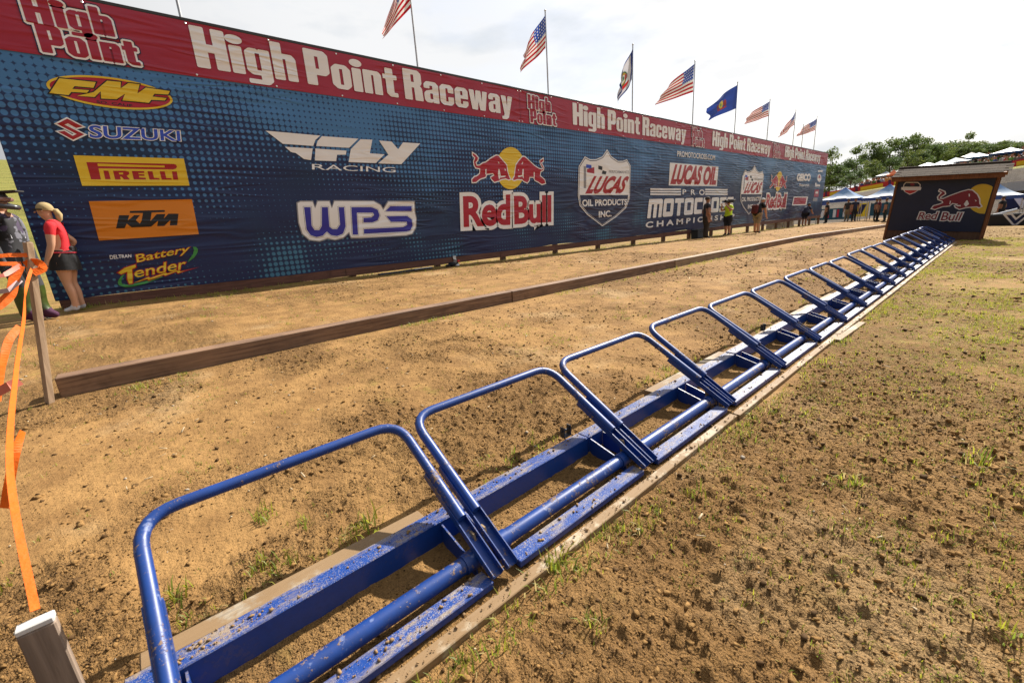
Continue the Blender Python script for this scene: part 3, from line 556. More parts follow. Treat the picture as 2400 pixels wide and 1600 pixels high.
GL = {
 'H': (.62, [[(0, 0), (.25, 0), (.25, .40), (.37, .40), (.37, 0), (.62, 0), (.62, 1), (.37, 1), (.37, .6), (.25, .6), (.25, 1), (0, 1)]], []),
 'i': (.25, [[(0, 0), (.25, 0), (.25, .70), (0, .70)], ell(.125, .855, .17, .115, 18)], []),
 'g': (.52, [[(.1, .03), (.27, .03), (.27, -.08), (0, -.08), (0, -.2), (.42, -.2), (.52, -.1), (.52, .72), (.3, .72), (.28, .69), (.24, .72), (.1, .72), (0, .62), (0, .13)]], [rbox(.21, .16, .30, .60)]),
 'h': (.52, [[(0, 0), (.23, 0), (.23, .58), (.29, .58), (.29, 0), (.52, 0), (.52, .62), (.44, .72), (.23, .72), (.23, 1), (0, 1)]], []),
 'P': (.58, [[(0, 0), (.25, 0), (.25, .30), (.48, .30), (.58, .40), (.58, .90), (.48, 1), (0, 1)]], [rbox(.25, .48, .33, .82)]),
 'o': (.5, [[(.12, 0), (.38, 0), (.5, .12), (.5, .6), (.38, .72), (.12, .72), (0, .6), (0, .12)]], [rbox(.21, .13, .29, .59)]),
 'n': (.52, [[(0, 0), (.23, 0), (.23, .58), (.29, .58), (.29, 0), (.52, 0), (.52, .62), (.44, .72), (0, .72)]], []),
 't': (.42, [[(.08, .1), (.18, 0), (.42, 0), (.42, .14), (.31, .14), (.31, .55), (.42, .55), (.42, .7), (.31, .7), (.31, .9), (.08, .9), (.08, .7), (0, .7), (0, .55), (.08, .55)]], []),
 'R': (.6, [[(0, 0), (.24, 0), (.24, .42), (.32, .42), (.33, 0), (.6, 0), (.58, .42), (.52, .5), (.58, .58), (.58, .9), (.48, 1), (0, 1)]], [rbox(.24, .6, .33, .84)]),
 'a': (.5, [[(0, .08), (.08, 0), (.24, 0), (.29, .05), (.29, 0), (.5, 0), (.5, .62), (.4, .72), (.1, .72), (0, .62), (0, .48), (.2, .48), (.2, .58), (.29, .58), (.29, .46), (.08, .40), (0, .32)]], [rbox(.2, .13, .29, .32)]),
 'c': (.5, [[(.5, .44), (.5, .62), (.4, .72), (.1, .72), (0, .62), (0, .1), (.1, 0), (.4, 0), (.5, .1), (.5, .3), (.29, .3), (.29, .13), (.21, .13), (.21, .59), (.29, .59), (.29, .44)]], []),
 'e': (.5, [[(.5, .32), (.5, .62), (.4, .72), (.1, .72), (0, .62), (0, .1), (.1, 0), (.4, 0), (.5, .1), (.5, .24), (.29, .24), (.29, .13), (.21, .13), (.21, .32)]], [rbox(.21, .44, .29, .59)]),
 'w': (.74, [[(0, .72), (.1, 0), (.32, 0), (.37, .32), (.42, 0), (.64, 0), (.74, .72), (.54, .72), (.51, .32), (.47, .72), (.27, .72), (.23, .32), (.20, .72)]], []),
 'y': (.52, [[(0, .72), (.13, .0), (.10, -.08), (.02, -.08), (.02, -.2), (.22, -.2), (.32, -.12), (.52, .72), (.30, .72), (.26, .3), (.22, .72)]], []),
 ' ': (.12, [], []),
 'M': (.86, [[(0, 0), (.2, 0), (.2, .72), (.33, .72), (.33, 0), (.53, 0), (.53, .72), (.66, .72), (.66, 0), (.86, 0), (.86, .92), (.8, 1), (0, 1)]], []),
 'O': (.66, [[(.06, 0), (.6, 0), (.66, .08), (.66, .92), (.6, 1), (.06, 1), (0, .92), (0, .08)]], [rbox(.2, .27, .46, .75)]),
 'T': (.62, [[(.2, 0), (.42, 0), (.42, .74), (.62, .74), (.62, 1), (0, 1), (0, .74), (.2, .74)]], []),
 'C': (.62, [[(0, .08), (.06, 0), (.62, 0), (.62, .26), (.2, .26), (.2, .74), (.62, .74), (.62, 1), (.06, 1), (0, .92)]], []),
 'S': (.6, [[(0, 0), (.54, 0), (.6, .08), (.6, .55), (.54, .62), (.2, .62), (.2, .76), (.6, .76), (.6, 1), (.06, 1), (0, .92), (0, .46), (.06, .38), (.4, .38), (.4, .25), (0, .25)]], []),
}
_tc = {}
def font_mesh(txt, bold, shear=0.):
    key = (txt, bold, shear)
    if key in _tc: return _tc[key]
    cu = bpy.data.curves.new('tmp', 'FONT'); cu.body = txt; cu.offset = bold; cu.shear = shear; cu.resolution_u = 4; cu.space_character = 1.0
    o = bpy.data.objects.new('tmp', cu); COL.objects.link(o); dg = bpy.context.evaluated_depsgraph_get(); dg.update()
    me = o.evaluated_get(dg).to_mesh(); V = np.array([v.co[:2] for v in me.vertices]); F = [tuple(p.vertices) for p in me.polygons]; o.to_mesh_clear() if False else None
    bpy.data.objects.remove(o); bpy.data.curves.remove(cu); _tc[key] = (V, F); return V, F
class Logo:
    def __init__(s, O, U, V, N): s.O, s.U, s.Vv, s.N = map(lambda a: np.array(a, float), (O, U, V, N)); s.v = []; s.f = []; s.fm = []; s.mats = []; s.dx = 0.
    def uv(s, p):
        r = ray(*p); C = np.array([0, 0, CAMH]); t_ = ((s.O-C)@s.N)/(r@s.N); q = C+r*t_-s.O; return (q@s.U, q@s.Vv)
    def mi(s, m):
        if m not in s.mats: s.mats.append(m)
        return s.mats.index(m)
    def put(s, V2, F, mat, layer):
        b_ = len(s.v); h_ = .005+layer*.0018
        for u_, v_ in V2: s.v.append(tuple(s.O+s.U*(u_+s.dx)+s.Vv*v_+s.N*h_))
        k = s.mi(mat)
        for f in F: s.f.append([b_+i for i in f]); s.fm.append(k)
    def poly(s, loop, mat, layer=0, grow_=0., holes=(), px=True):
        if px: loop = [s.uv(p) for p in loop]; holes = [[s.uv(p) for p in h_] for h_ in holes]
        L = [offs(loop, grow_)]+[offs(h_, -grow_) for h_ in holes]; L = [l for l in L if len(l) > 2]
        V2 = [p for l in L for p in l]; tris = geometry.tessellate_polygon([[Vector((p[0], p[1], 0)) for p in l] for l in L]); s.put(V2, tris, mat, layer)
    def quadmap(s, quad, px):
        q = [np.array(s.uv(p)) if px else np.array(p, float) for p in quad]; return lambda a, b_: tuple((q[3]*(1-a)+q[2]*a)*(1-b_)+(q[0]*(1-a)+q[1]*a)*b_)
    def text(s, txt, quad, mat, layer=1, bold=.02, shear=0., px=True):
        V, F = font_mesh(txt, bold, shear); V0, _ = font_mesh(txt, .02, shear); lo = V0.min(0); hi = V0.max(0); Q = s.quadmap(quad, px); W_ = (V-lo)/(hi-lo); s.put([Q(a, b_) for a, b_ in W_], F, mat, layer)
    def block(s, txt, quad, mat, layer=1, grow_=0., px=True, gap=.05):
        tot = sum(GL[c_][0] for c_ in txt)+gap*(len(txt)-1); Q = s.quadmap(quad, px); x_ = 0
        for i, c_ in enumerate(txt):
            w_, outs, holes = GL[c_]
            for j, o_ in enumerate(outs):
                s.poly([Q((x_+a)/tot, b_) for a, b_ in chop(o_)], mat, layer+i*.05, grow_, [[Q((x_+a)/tot, b_) for a, b_ in h_] for h_ in holes] if j == 0 and grow_ < .03 else [], False)
            x_ += w_+gap
    def build(s, parent, label, off, name='printed_logo'):
        o = mesh_np(name, np.array(s.v), s.f, s.mats, parent, s.fm); o.location = off; o['label'] = label; return o
def WL(dx=0.): 
    l = Logo((0, WY-.002, 0), (1, 0, 0), (0, 0, 1), (0, -1, 0)); l.dx = dx; return l
def reg(x0, y0, s): return lambda L: [(x0+a/s, y0+b_/s) for a, b_ in L]
R1, R2, R6, R8, Q1, Q2 = reg(0, 0, 3.92), reg(0, 400, 3.92), reg(600, 280, 3.92), reg(1050, 300, 5.2267), reg(1480, 300, 5.2267), reg(1700, 340, 6.533)
PK, WP, BU, BT, SH = reg(160, 360, 4.2), reg(680, 450, 4.2), reg(1100, 340, 7.074), reg(240, 560, 9.046), reg(2100, 425, 5.6)
# oval
l = WL(); U0 = l.uv((107, 195))[0]; U1 = l.uv((404, 232))[0]; VT = l.uv((191, 173))[1]; VB = l.uv((319, 259))[1]; cx_, cz_ = (U0+U1)/2, (VT+VB)/2
l.poly(ell(cx_, cz_, (U1-U0)/2, (VT-VB)/2, 48), I_yel, 0, 0, px=False); l.poly(ell(cx_, cz_, (U1-U0)/2*.955, (VT-VB)/2*.87, 48), I_crim, 1, 0, px=False)
Fl = R1([(545, 722), (880, 758), (860, 810), (685, 795), (665, 820), (820, 832), (800, 856), (655, 848), (632, 877), (455, 858)]); Ml = R1([(705, 884), (860, 850), (985, 745), (1110, 757), (1108, 815), (1180, 766), (1282, 778), (1262, 862), (1340, 808), (1560, 840), (1545, 872), (1420, 864), (1400, 890), (1530, 905), (1515, 926), (1390, 920), (1368, 948), (1125, 925), (1148, 865), (1070, 915), (930, 908), (925, 842), (870, 894)])
for L_ in (Fl, Ml): l.poly(L_, I_blk, 2, .016); l.poly(L_, I_yel, 3)
l.text('SO. CALIF', R1([(885, 925), (1215, 962), (1218, 985), (887, 948)]), I_blk, 2)
l.build(bban, 'yellow and red oval logo with slanted letters', BO)
# S emblem and blue name
l = WL(); L_ = R1([(525, 1140), (618, 1092), (760, 1165), (700, 1178), (625, 1135), (592, 1147), (775, 1237), (672, 1285), (535, 1212), (592, 1205), (668, 1250), (705, 1233)])
l.poly(L_, I_white, 0, .02); l.poly(L_, I_dred, 1)
q = R1([(815, 1150), (1650, 1202), (1660, 1300), (825, 1268)]); l.text('SUZUKI', q, I_white, 0, .06); l.text('SUZUKI', q, I_blue, 1, .02); l.build(bban, 'red S emblem with blue capital lettering', BO)
# yellow box
l = WL(); l.poly(PK([(50, 18), (1137, 50), (1193, 316), (137, 318)]), I_yel)
l.poly(PK([(178, 85), (1040, 103), (1062, 112), (1070, 132), (1058, 150), (1030, 158), (298, 147), (322, 255), (225, 255)]), I_dred, 1); l.poly(PK([(287, 100), (948, 120), (950, 138), (293, 125)]), I_yel, 2)
for L_, H_ in (([(345, 168), (395, 170), (418, 252), (365, 254)], []), ([(440, 170), (560, 170), (598, 180), (600, 205), (575, 220), (608, 256), (548, 256), (525, 228), (510, 228), (517, 256), (462, 256)], [[(497, 188), (540, 188), (540, 206), (502, 206)]]), ([(625, 172), (745, 174), (750, 192), (690, 192), (693, 204), (748, 205), (750, 220), (697, 220), (700, 236), (760, 238), (765, 256), (645, 255)], []), ([(780, 175), (828, 175), (845, 240), (895, 242), (900, 257), (800, 257)], []), ([(900, 176), (948, 176), (965, 242), (1015, 243), (1018, 258), (920, 258)], []), ([(1020, 177), (1068, 178), (1083, 258), (1034, 258)], [])):
    l.poly(PK(L_), I_dred, 1, 0, [PK(h_) for h_ in H_])
l.build(bban, 'yellow rectangle with a long topped red name', BO)
# orange box
l = WL(); l.poly(PK([(202, 470), (1217, 450), (1285, 793), (303, 856)]), I_or)
for L_ in ([(500, 607), (600, 607), (585, 660), (650, 607), (705, 607), (665, 655), (705, 690), (722, 660), (735, 585), (605, 585), (608, 565), (950, 556), (950, 575), (820, 580), (808, 665), (870, 597), (955, 595), (940, 640), (985, 592), (1085, 592), (1072, 705), (1000, 708), (1005, 655), (945, 712), (875, 714), (885, 660), (815, 720), (625, 727), (575, 690), (555, 735), (470, 737)],): l.poly(PK(L_), I_blk, 1)
l.build(bban, 'orange rectangle with black slanted letters', BO)
# yellow script with green swoosh
l = WL(); l.poly(BT([(340, 870), (395, 790), (470, 740), (420, 830), (400, 900), (420, 950), (560, 975), (900, 895), (1250, 785), (1285, 800), (920, 945), (650, 1012), (480, 1025), (350, 980), (325, 930)]), I_grn, 0); l.poly(BT([(1920, 165), (1985, 170), (2025, 220), (2015, 290), (1950, 390), (1840, 470), (1800, 500), (1850, 420), (1920, 320), (1940, 240)]), I_grn, 0)
bolt = [(640, 940), (980, 800), (1010, 825), (1340, 710), (1380, 730), (1610, 650), (1660, 690), (2050, 595), (1750, 675), (1600, 730), (1570, 690), (1330, 780), (1300, 760), (980, 880), (950, 850)]
l.poly(BT(bolt), I_dred, 1, .012); l.poly(BT(bolt), I_yel, 2, -.003)
for tx, q in (('Battery', [(700, 330), (1880, 120), (1800, 330), (740, 555)]), ('ender', [(660, 610), (1790, 400), (1760, 640), (680, 830)])):
    l.text(tx, BT(q), I_dred, 2.5, .05); l.text(tx, BT(q), I_yel, 3.5, .008)
L_ = BT([(330, 715), (480, 610), (700, 542), (710, 600), (625, 640), (640, 800), (635, 940), (570, 950), (530, 860), (530, 690), (400, 745)]); l.poly(L_, I_dred, 2.5, .015); l.poly(L_, I_yel, 3.5)
l.text('DELTRAN', BT([(150, 345), (610, 320), (615, 390), (165, 430)]), I_white, 1); l.build(bban, 'yellow script lettering with a green swoosh and lightning bolt', BO)
# wing logo
l = WL()
for L_ in ([(88, 105), (590, 150), (545, 190), (525, 245), (245, 225)], [(265, 252), (520, 268), (505, 375), (440, 365), (365, 310), (320, 300)], [(565, 200), (605, 155), (940, 178), (855, 262), (552, 245)], [(545, 268), (830, 288), (825, 325), (745, 325), (735, 385), (540, 378)], [(870, 275), (960, 183), (1068, 188), (1045, 312), (1180, 322), (1100, 402), (850, 393)], [(1130, 195), (1245, 205), (1305, 275), (1350, 212), (1508, 222), (1335, 412), (1120, 405), (1215, 325)]): l.poly(R6(L_), I_white)
l.text('RACING', R6([(508, 408), (1285, 440), (1285, 490), (510, 462)]), I_white, 0, .0); l.build(bban, 'white winged logo above small spaced capitals', BO)
# WPS
l = WL(); LS = [WP(L_) for L_ in ([(135, 150), (200, 150), (210, 330), (240, 375), (285, 375), (310, 335), (310, 150), (370, 150), (385, 340), (415, 365), (460, 365), (490, 320), (475, 150), (530, 150), (545, 340), (520, 410), (460, 435), (400, 425), (360, 390), (320, 430), (260, 445), (200, 425), (160, 370)], [(600, 150), (800, 150), (860, 175), (880, 230), (860, 280), (810, 300), (720, 300), (720, 255), (800, 250), (825, 225), (812, 205), (655, 205), (668, 420), (615, 420)], [(935, 190), (985, 140), (1195, 140), (1195, 190)], [(945, 240), (1150, 235), (1195, 270), (1205, 330), (1180, 380), (1140, 390), (725, 412), (725, 365), (1110, 345), (1150, 325), (1145, 295), (990, 295)])]
back = WP([(70, 110), (100, 95), (220, 95), (245, 160), (270, 92), (385, 92), (410, 160), (435, 90), (820, 92), (890, 130), (915, 175), (965, 95), (1220, 95), (1225, 195), (1240, 260), (1235, 350), (1200, 410), (1140, 425), (700, 450), (600, 450), (580, 395), (520, 450), (440, 470), (365, 455), (290, 482), (190, 470), (120, 410), (85, 300)])
l.poly(back, I_gry, 0, .02); l.poly(back, I_white, 1, -.004)
for L_ in LS: l.poly(L_, I_gry, 2, .022); l.poly(L_, I_white, 2.6, .012); l.poly(L_, I_pblue, 3.2)
l.build(bban, 'three joined blue letters with a white rim', BO)
# twin bulls
def bulls(dx):
    l = WL(dx); l.poly(BU(ell(680, 385, 237, 350, 40)), I_yel)
    LB = BU([(45, 120), (110, 160), (150, 210), (140, 260), (110, 290), (125, 335), (170, 330), (215, 295), (270, 280), (350, 215), (440, 165), (480, 170), (560, 260), (620, 330), (635, 440), (665, 530), (690, 570), (650, 585), (600, 565), (520, 580), (500, 600), (410, 625), (360, 570), (345, 530), (400, 500), (385, 480), (290, 490), (270, 540), (180, 570), (110, 625), (40, 630), (35, 570), (80, 520), (120, 510), (165, 470), (170, 400), (100, 385), (70, 330), (65, 270), (85, 215), (45, 175)])
    RB = BU([(1225, 215), (1230, 270), (1195, 300), (1235, 370), (1230, 420), (1180, 450), (1175, 510), (1250, 575), (1265, 640), (1200, 660), (1140, 620), (1080, 590), (1060, 540), (1000, 540), (995, 590), (960, 635), (900, 610), (870, 580), (800, 575), (740, 595), (705, 575), (740, 520), (755, 400), (770, 320), (820, 250), (880, 185), (920, 190), (1000, 265), (1080, 340), (1150, 385), (1200, 400), (1210, 390), (1170, 310), (1160, 260)])
    for k, L_ in enumerate((LB, RB)): l.poly(L_, I_white, 1+k*.3, .012); l.poly(L_, I_crim, 2+k*.3, -.018)
    for L_ in ([(262, 400), (280, 400), (280, 490), (262, 490)], [(480, 400), (495, 400), (520, 520), (490, 580), (470, 480)], [(580, 385), (605, 420), (590, 430)], [(880, 400), (897, 400), (897, 560), (870, 500)], [(1065, 450), (1080, 450), (1080, 560), (1065, 540)], [(470, 275), (492, 290), (490, 315), (478, 300)], [(880, 280), (890, 285), (872, 325), (862, 315)], [(800, 410), (820, 405), (815, 435)], [(510, 515), (600, 510), (590, 530), (520, 540)], [(800, 510), (870, 500), (880, 520), (810, 535)]): l.poly(BU(L_), I_white, 3)
    for tx, q in (('Red', [(185, 845), (755, 822), (755, 1185), (195, 1212)]), ('Bull', [(808, 840), (1258, 828), (1258, 1150), (815, 1178)])): l.text(tx, R8(q), I_white, 4, .13); l.text(tx, R8(q), I_white, 4.2, .09); l.text(tx, R8(q), I_crim, 5, .035)
    return l
bulls(0).build(bban, 'two red bulls before a yellow sun over red lettering, nearer copy', BO); bulls(22.9).build(bban, 'two red bulls before a yellow sun over red lettering, farther copy', BO)
def shield(dx):
    l = WL(dx); L_ = R8([(1948, 262), (2000, 350), (2080, 405), (2140, 405), (2190, 385), (2235, 465), (2225, 860), (2180, 980), (2060, 1090), (1890, 1205), (1700, 1060), (1610, 950), (1590, 830), (1600, 470), (1675, 350), (1740, 385), (1810, 385), (1890, 350)])
    l.poly(L_, I_white, 0); l.poly(L_, I_navy, 1, -.035); l.poly(L_, I_white, 1.8, -.06); l.poly(R8([(1612, 822), (2205, 822), (2198, 880), (2160, 970), (2050, 1070), (1890, 1180), (1710, 1040), (1625, 930)]), I_navy, 2.6)
    l.text('LUCAS', R8([(1760, 595), (2215, 600), (2150, 795), (1685, 800)]), I_dred, 3, .05, .25); l.text('OIL PRODUCTS', R8([(1640, 880), (2190, 872), (2185, 940), (1645, 962)]), I_white, 4, .03); l.text('INC.', R8([(1845, 1020), (2000, 1010), (2000, 1085), (1845, 1098)]), I_white, 4, .03)
    for L_, m_ in (([(1690, 445), (1755, 455), (1755, 500), (1690, 490)], I_blue), ([(1700, 505), (1790, 480), (1790, 560), (1700, 545)], I_red), ([(1840, 460), (1890, 475), (1885, 520), (1838, 505)], I_blk), ([(1892, 520), (1940, 535), (1930, 572), (1880, 562)], I_blk), ([(1660, 470), (1690, 470), (1690, 740), (1660, 740)], I_gry)): l.poly(R8(L_), m_, 3)
    l.text('PERFORMANCE', R8([(1968, 520), (2215, 525), (2215, 560), (1968, 556)]), I_gry, 3, .02)
    return l
shield(0).build(bban, 'white and navy shield logo, nearer copy', BO); shield(13.95).build(bban, 'white and navy shield logo, farther copy', BO)
l = WL(); l.text('PROMOTOCROSS.COM', Q1([(560, 280), (1025, 335), (1020, 398), (560, 350)]), I_white, 0); l.poly(Q1([(470, 425), (1065, 475), (1045, 715), (455, 705)]), I_white); l.text('LUCAS OIL', Q1([(520, 455), (1045, 490), (1030, 690), (480, 680)]), I_dred, 1, .06, .2)
for k in range(3): l.poly(Q1([(230, 740+k*31), (605, 743+k*31), (605, 762+k*31), (230, 760+k*31)]), I_white); l.poly(Q1([(905, 745+k*28), (1180, 750+k*28), (1172, 768+k*28), (900, 764+k*28)]), I_white)
l.text('P  R  O', Q1([(625, 752), (895, 755), (895, 825), (625, 815)]), I_white, 0); l.block('MOTOCROSS', Q1([(215, 872), (1250, 845), (1240, 1015), (190, 1108)]), I_white, 0, 0, True, .07); l.text('C H A M P I O N S H I P', Q1([(175, 1152), (1262, 1050), (1255, 1110), (172, 1225)]), I_white, 0, .03)
l.build(bban, 'white championship lettering with red name plate and stripes', BO)
l = WL(); l.text('GEICO', Q2([(1100, 445), (1305, 445), (1300, 545), (1092, 548)]), I_white, 0, .07); l.text('Motorcycle', Q2([(1130, 590), (1282, 592), (1280, 645), (1126, 645)]), I_white); l.poly(Q2([(1045, 790), (1265, 790), (1240, 922), (1018, 926)]), I_white); l.poly(Q2([(1055, 805), (1245, 805), (1225, 905), (1035, 910)]), I_red, 1); l.build(bban, 'small white lettering over a red and white plate', BO)
l = WL(); l.poly(Q2([(1420, 385), (1490, 388), (1488, 415), (1415, 412)]), I_white); l.poly(Q2(ell(1438, 505, 32, 60, 20)), I_white); l.poly(Q2(ell(1440, 485, 14, 22, 14)), I_red, 1); l.poly(Q2([(1375, 580), (1395, 580), (1395, 605), (1450, 605), (1450, 635), (1375, 635)]), I_white); l.poly(Q2([(1368, 680), (1436, 680), (1425, 795), (1355, 795)]), I_red); l.poly(Q2([(1380, 715), (1420, 715), (1418, 745), (1378, 745)]), I_white, 1); l.poly(Q2([(1340, 810), (1410, 810), (1405, 860), (1335, 860)]), I_gry); l.build(bban, 'column of tiny logos near the far end', BO)

# red header banners
LW = WL(); hz = [LW.uv((58.7, 52))[1], LW.uv((93, 122))[1], LW.uv((88, 57))[1]]; hx = [LW.uv((56, 30))[0], LW.uv((263, 60))[0], LW.uv((90, 90))[0], LW.uv((324, 130))[0]]; caph = min(hz[2]-hz[1], .46)
spans = [(-1.06, 9.72), (9.73, 20.3), (20.31, 30.6), (30.61, 41.0)]; dxs = [0, 10.42, 20.75, 31.0]; word = ['nearest', 'second', 'third', 'farthest']
m_grom = mk('grommet', (.7, .7, .68), .3, .8)
for (a_, b_), dx, wd_ in zip(spans, dxs, word):
    e_ = empty('banner', (a_, WY, 4.26), label='red header banner with white block lettering, %s along the wall' % wd_, cat='banner', group='red header banners'); of = -Vector((a_, WY, 4.26))
    o = cloth('cloth', a_, b_, 4.262, 5.145, I_redb, parent=e_); o.data.transform(Matrix.Translation((0, -.012, 0))); o.location = of
    for tx, q in (('High', (hx[0], hx[1], hz[0])), ('Point', (hx[2], hx[3], hz[1]))):
        l = Logo((0, WY-.014, 0), (1, 0, 0), (0, 0, 1), (0, -1, 0)); l.dx = dx; qd = [(q[0], q[2]+caph), (q[1], q[2]+caph), (q[1], q[2]), (q[0], q[2])]
        l.block(tx, qd, I_navy, 0, .045, False, .06); l.block(tx, qd, I_white, 1.2 if tx == 'High' else 1.6, .03, False, .06); l.block(tx, qd, I_redb, 3.0, .002, False, .06); l.build(e_, 'stacked red word with white and navy rim', of, 'lettering')
    l = Logo((0, WY-.014, 0), (1, 0, 0), (0, 0, 1), (0, -1, 0)); l.dx = dx; l.block('High Point Raceway', [(1.70, 5.095), (9.42, 5.095), (9.42, 4.425), (1.70, 4.425)], I_white, 1, 0, False, .045); l.build(e_, 'white block lettering', of, 'lettering')
    g = MB(); n_ = int((b_-a_)/1.3)
    for k in range(n_+1):
        for zz in (5.11, 4.295): g.ellip((a_+.06+k*(b_-a_-.12)/n_, WY-.016, zz), (.018, .006, .018), 8, 4)
    g.build('grommets', m_grom, e_, loc=of)
e_ = empty('banner', (41.01, WY, 4.26), label='short plain red banner piece at the far end of the wall', cat='banner', group='red header banners'); o = cloth('cloth', 41.01, 42.4, 4.262, 5.145, I_redb, parent=e_); o.data.transform(Matrix.Translation((0, -.012, 0))); o.location = -Vector((41.01, WY, 4.26))

# ------------------------------------------------------------------ flagpoles and flags
def flagmat(kind):
    m, t, b = mat0('flag_'+kind); uv = t.node('ShaderNodeUVMap').outputs[0]; u, v, _ = t.xyz(uv)
    def inE(cu_, cv_, ru, rv, soft=.12):
        a = t.m('DIVIDE', t.m('SUBTRACT', u, cu_), ru); c_ = t.m('DIVIDE', t.m('SUBTRACT', v, cv_), rv); return t.ss(t.m('SQRT', t.m('ADD', t.m('MULTIPLY', a, a), t.m('MULTIPLY', c_, c_))), 1+soft, 1-soft)
    if kind == 'stripes':
        s_ = t.m('LESS_THAN', t.m('FRACT', t.m('MULTIPLY', v, 6.5)), .5); c = t.mix(s_, (.88, .88, .88), (.50, .008, .02))
        can = t.m('MULTIPLY', t.m('LESS_THAN', u, .42), t.m('GREATER_THAN', v, 6/13)); fu = t.m('SUBTRACT', t.m('FRACT', t.m('MULTIPLY', u, 14.3)), .5); fv = t.m('SUBTRACT', t.m('FRACT', t.m('MULTIPLY', v, 9.3)), .5)
        st = t.ss(t.m('ADD', t.m('MULTIPLY', fu, fu), t.m('MULTIPLY', fv, fv)), .075, .045); c = t.mix(can, c, t.mix(st, (.03, .08, .42), (.7, .72, .78)))
    elif kind == 'white':
        ed = t.m('MAXIMUM', t.m('ABSOLUTE', t.m('MULTIPLY_ADD', u, 2, -1)), t.m('MULTIPLY_ADD', t.m('ABSOLUTE', t.m('MULTIPLY_ADD', v, 2, -1)), 1., -.06)); c = t.mix(t.m('MAXIMUM', t.m('GREATER_THAN', ed, .84), t.m('LESS_THAN', u, .17)), (.62, .62, .70), (.012, .03, .20))  # blue hoist edge is widened to paint in fold shading
        c = t.mix(inE(.55, .5, .17, .27), c, (.02, .08, .03)); c = t.mix(inE(.55, .52, .13, .21), c, (.40, .26, .05)); c = t.mix(inE(.55, .52, .09, .14), c, (.55, .55, .55)); c = t.mix(inE(.45, .5, .05, .1), c, (.25, .05, .05)); c = t.mix(inE(.55, .55, .04, .09), c, (.04, .15, .06)); c = t.mix(inE(.5, .2, .22, .06), c, (.5, .03, .03))
    else:
        c = t.mix(inE(.5, .3, .17, .04), (.03, .075, .40), (.45, .04, .03)); c = t.mix(inE(.37, .5, .05, .16), c, (.28, .05, .05)); c = t.mix(inE(.64, .5, .05, .16), c, (.22, .05, .04)); c = t.mix(inE(.5, .52, .08, .19), c, (.6, .5, .10)); c = t.mix(inE(.5, .52, .03, .09), c, (.15, .35, .12))
    tr = t.node('ShaderNodeBsdfTranslucent'); t.put(tr.inputs[0], c); t.put(b.inputs['Base Color'], c); b.inputs['Roughness'].default_value = .8
    ms = t.node('ShaderNodeMixShader'); ms.inputs[0].default_value = .42; t.t.links.new(b.outputs[0], ms.inputs[1]); t.t.links.new(tr.outputs[0], ms.inputs[2])
    for nd in t.t.nodes:
        if nd.type == 'OUTPUT_MATERIAL': t.t.links.new(ms.outputs[0], nd.inputs[0])
    return m
FM = {k: flagmat(k) for k in ('stripes', 'white', 'blue')}; m_pole = mk('aluminium_pole', (.55, .55, .55), .35, .85, .1)
FY = 10.52
flagsP = [(1.66, None, None, 0, 'flagpole near the wall lettering start, its flag above the picture'), (6.5, 'stripes', [None, (973.7, 23), (905, 58), (893, 97)], 7.62, 'flagpole with a drooping striped flag cut by the top edge'), (11.25, 'stripes', [(1286, 40), (1291, 116), (1224, 132), (1217, 172)], 0, 'flagpole with the nearest whole striped flag, drooping steeply'), (16., 'white', [(1488, 116), (1495, 190), (1449, 200), (1446, 245)], 0, 'flagpole with a white flag that has a blue border and crest'), (20.9, 'stripes', [(1634, 153), (1632, 218), (1560, 210), (1543, 244)], 0, 'flagpole with a striped flag between the white and the blue flag'), (25.55, 'blue', [(1737, 203), (1733, 257), (1656, 255), (1657, 284)], 0, 'flagpole with a plain blue flag that has a coat of arms'), (30.2, 'stripes', [(1809, 240), (1807, 274), (1754, 272), (1752, 290)], 0, 'flagpole with a striped flag just right of the blue flag'), (34.85, 'stripes', [(1871, 265), (1867, 294), (1834, 310), (1829, 322)], 0, 'flagpole with a striped flag hanging thin, second from last'), (36.7, None, None, 6.75, 'bare short pole between the last two striped flags'), (39.5, 'stripes', [(1920, 280), (1917, 307), (1872, 311), (1867, 321)], 0, 'farthest flagpole with a striped flag')]
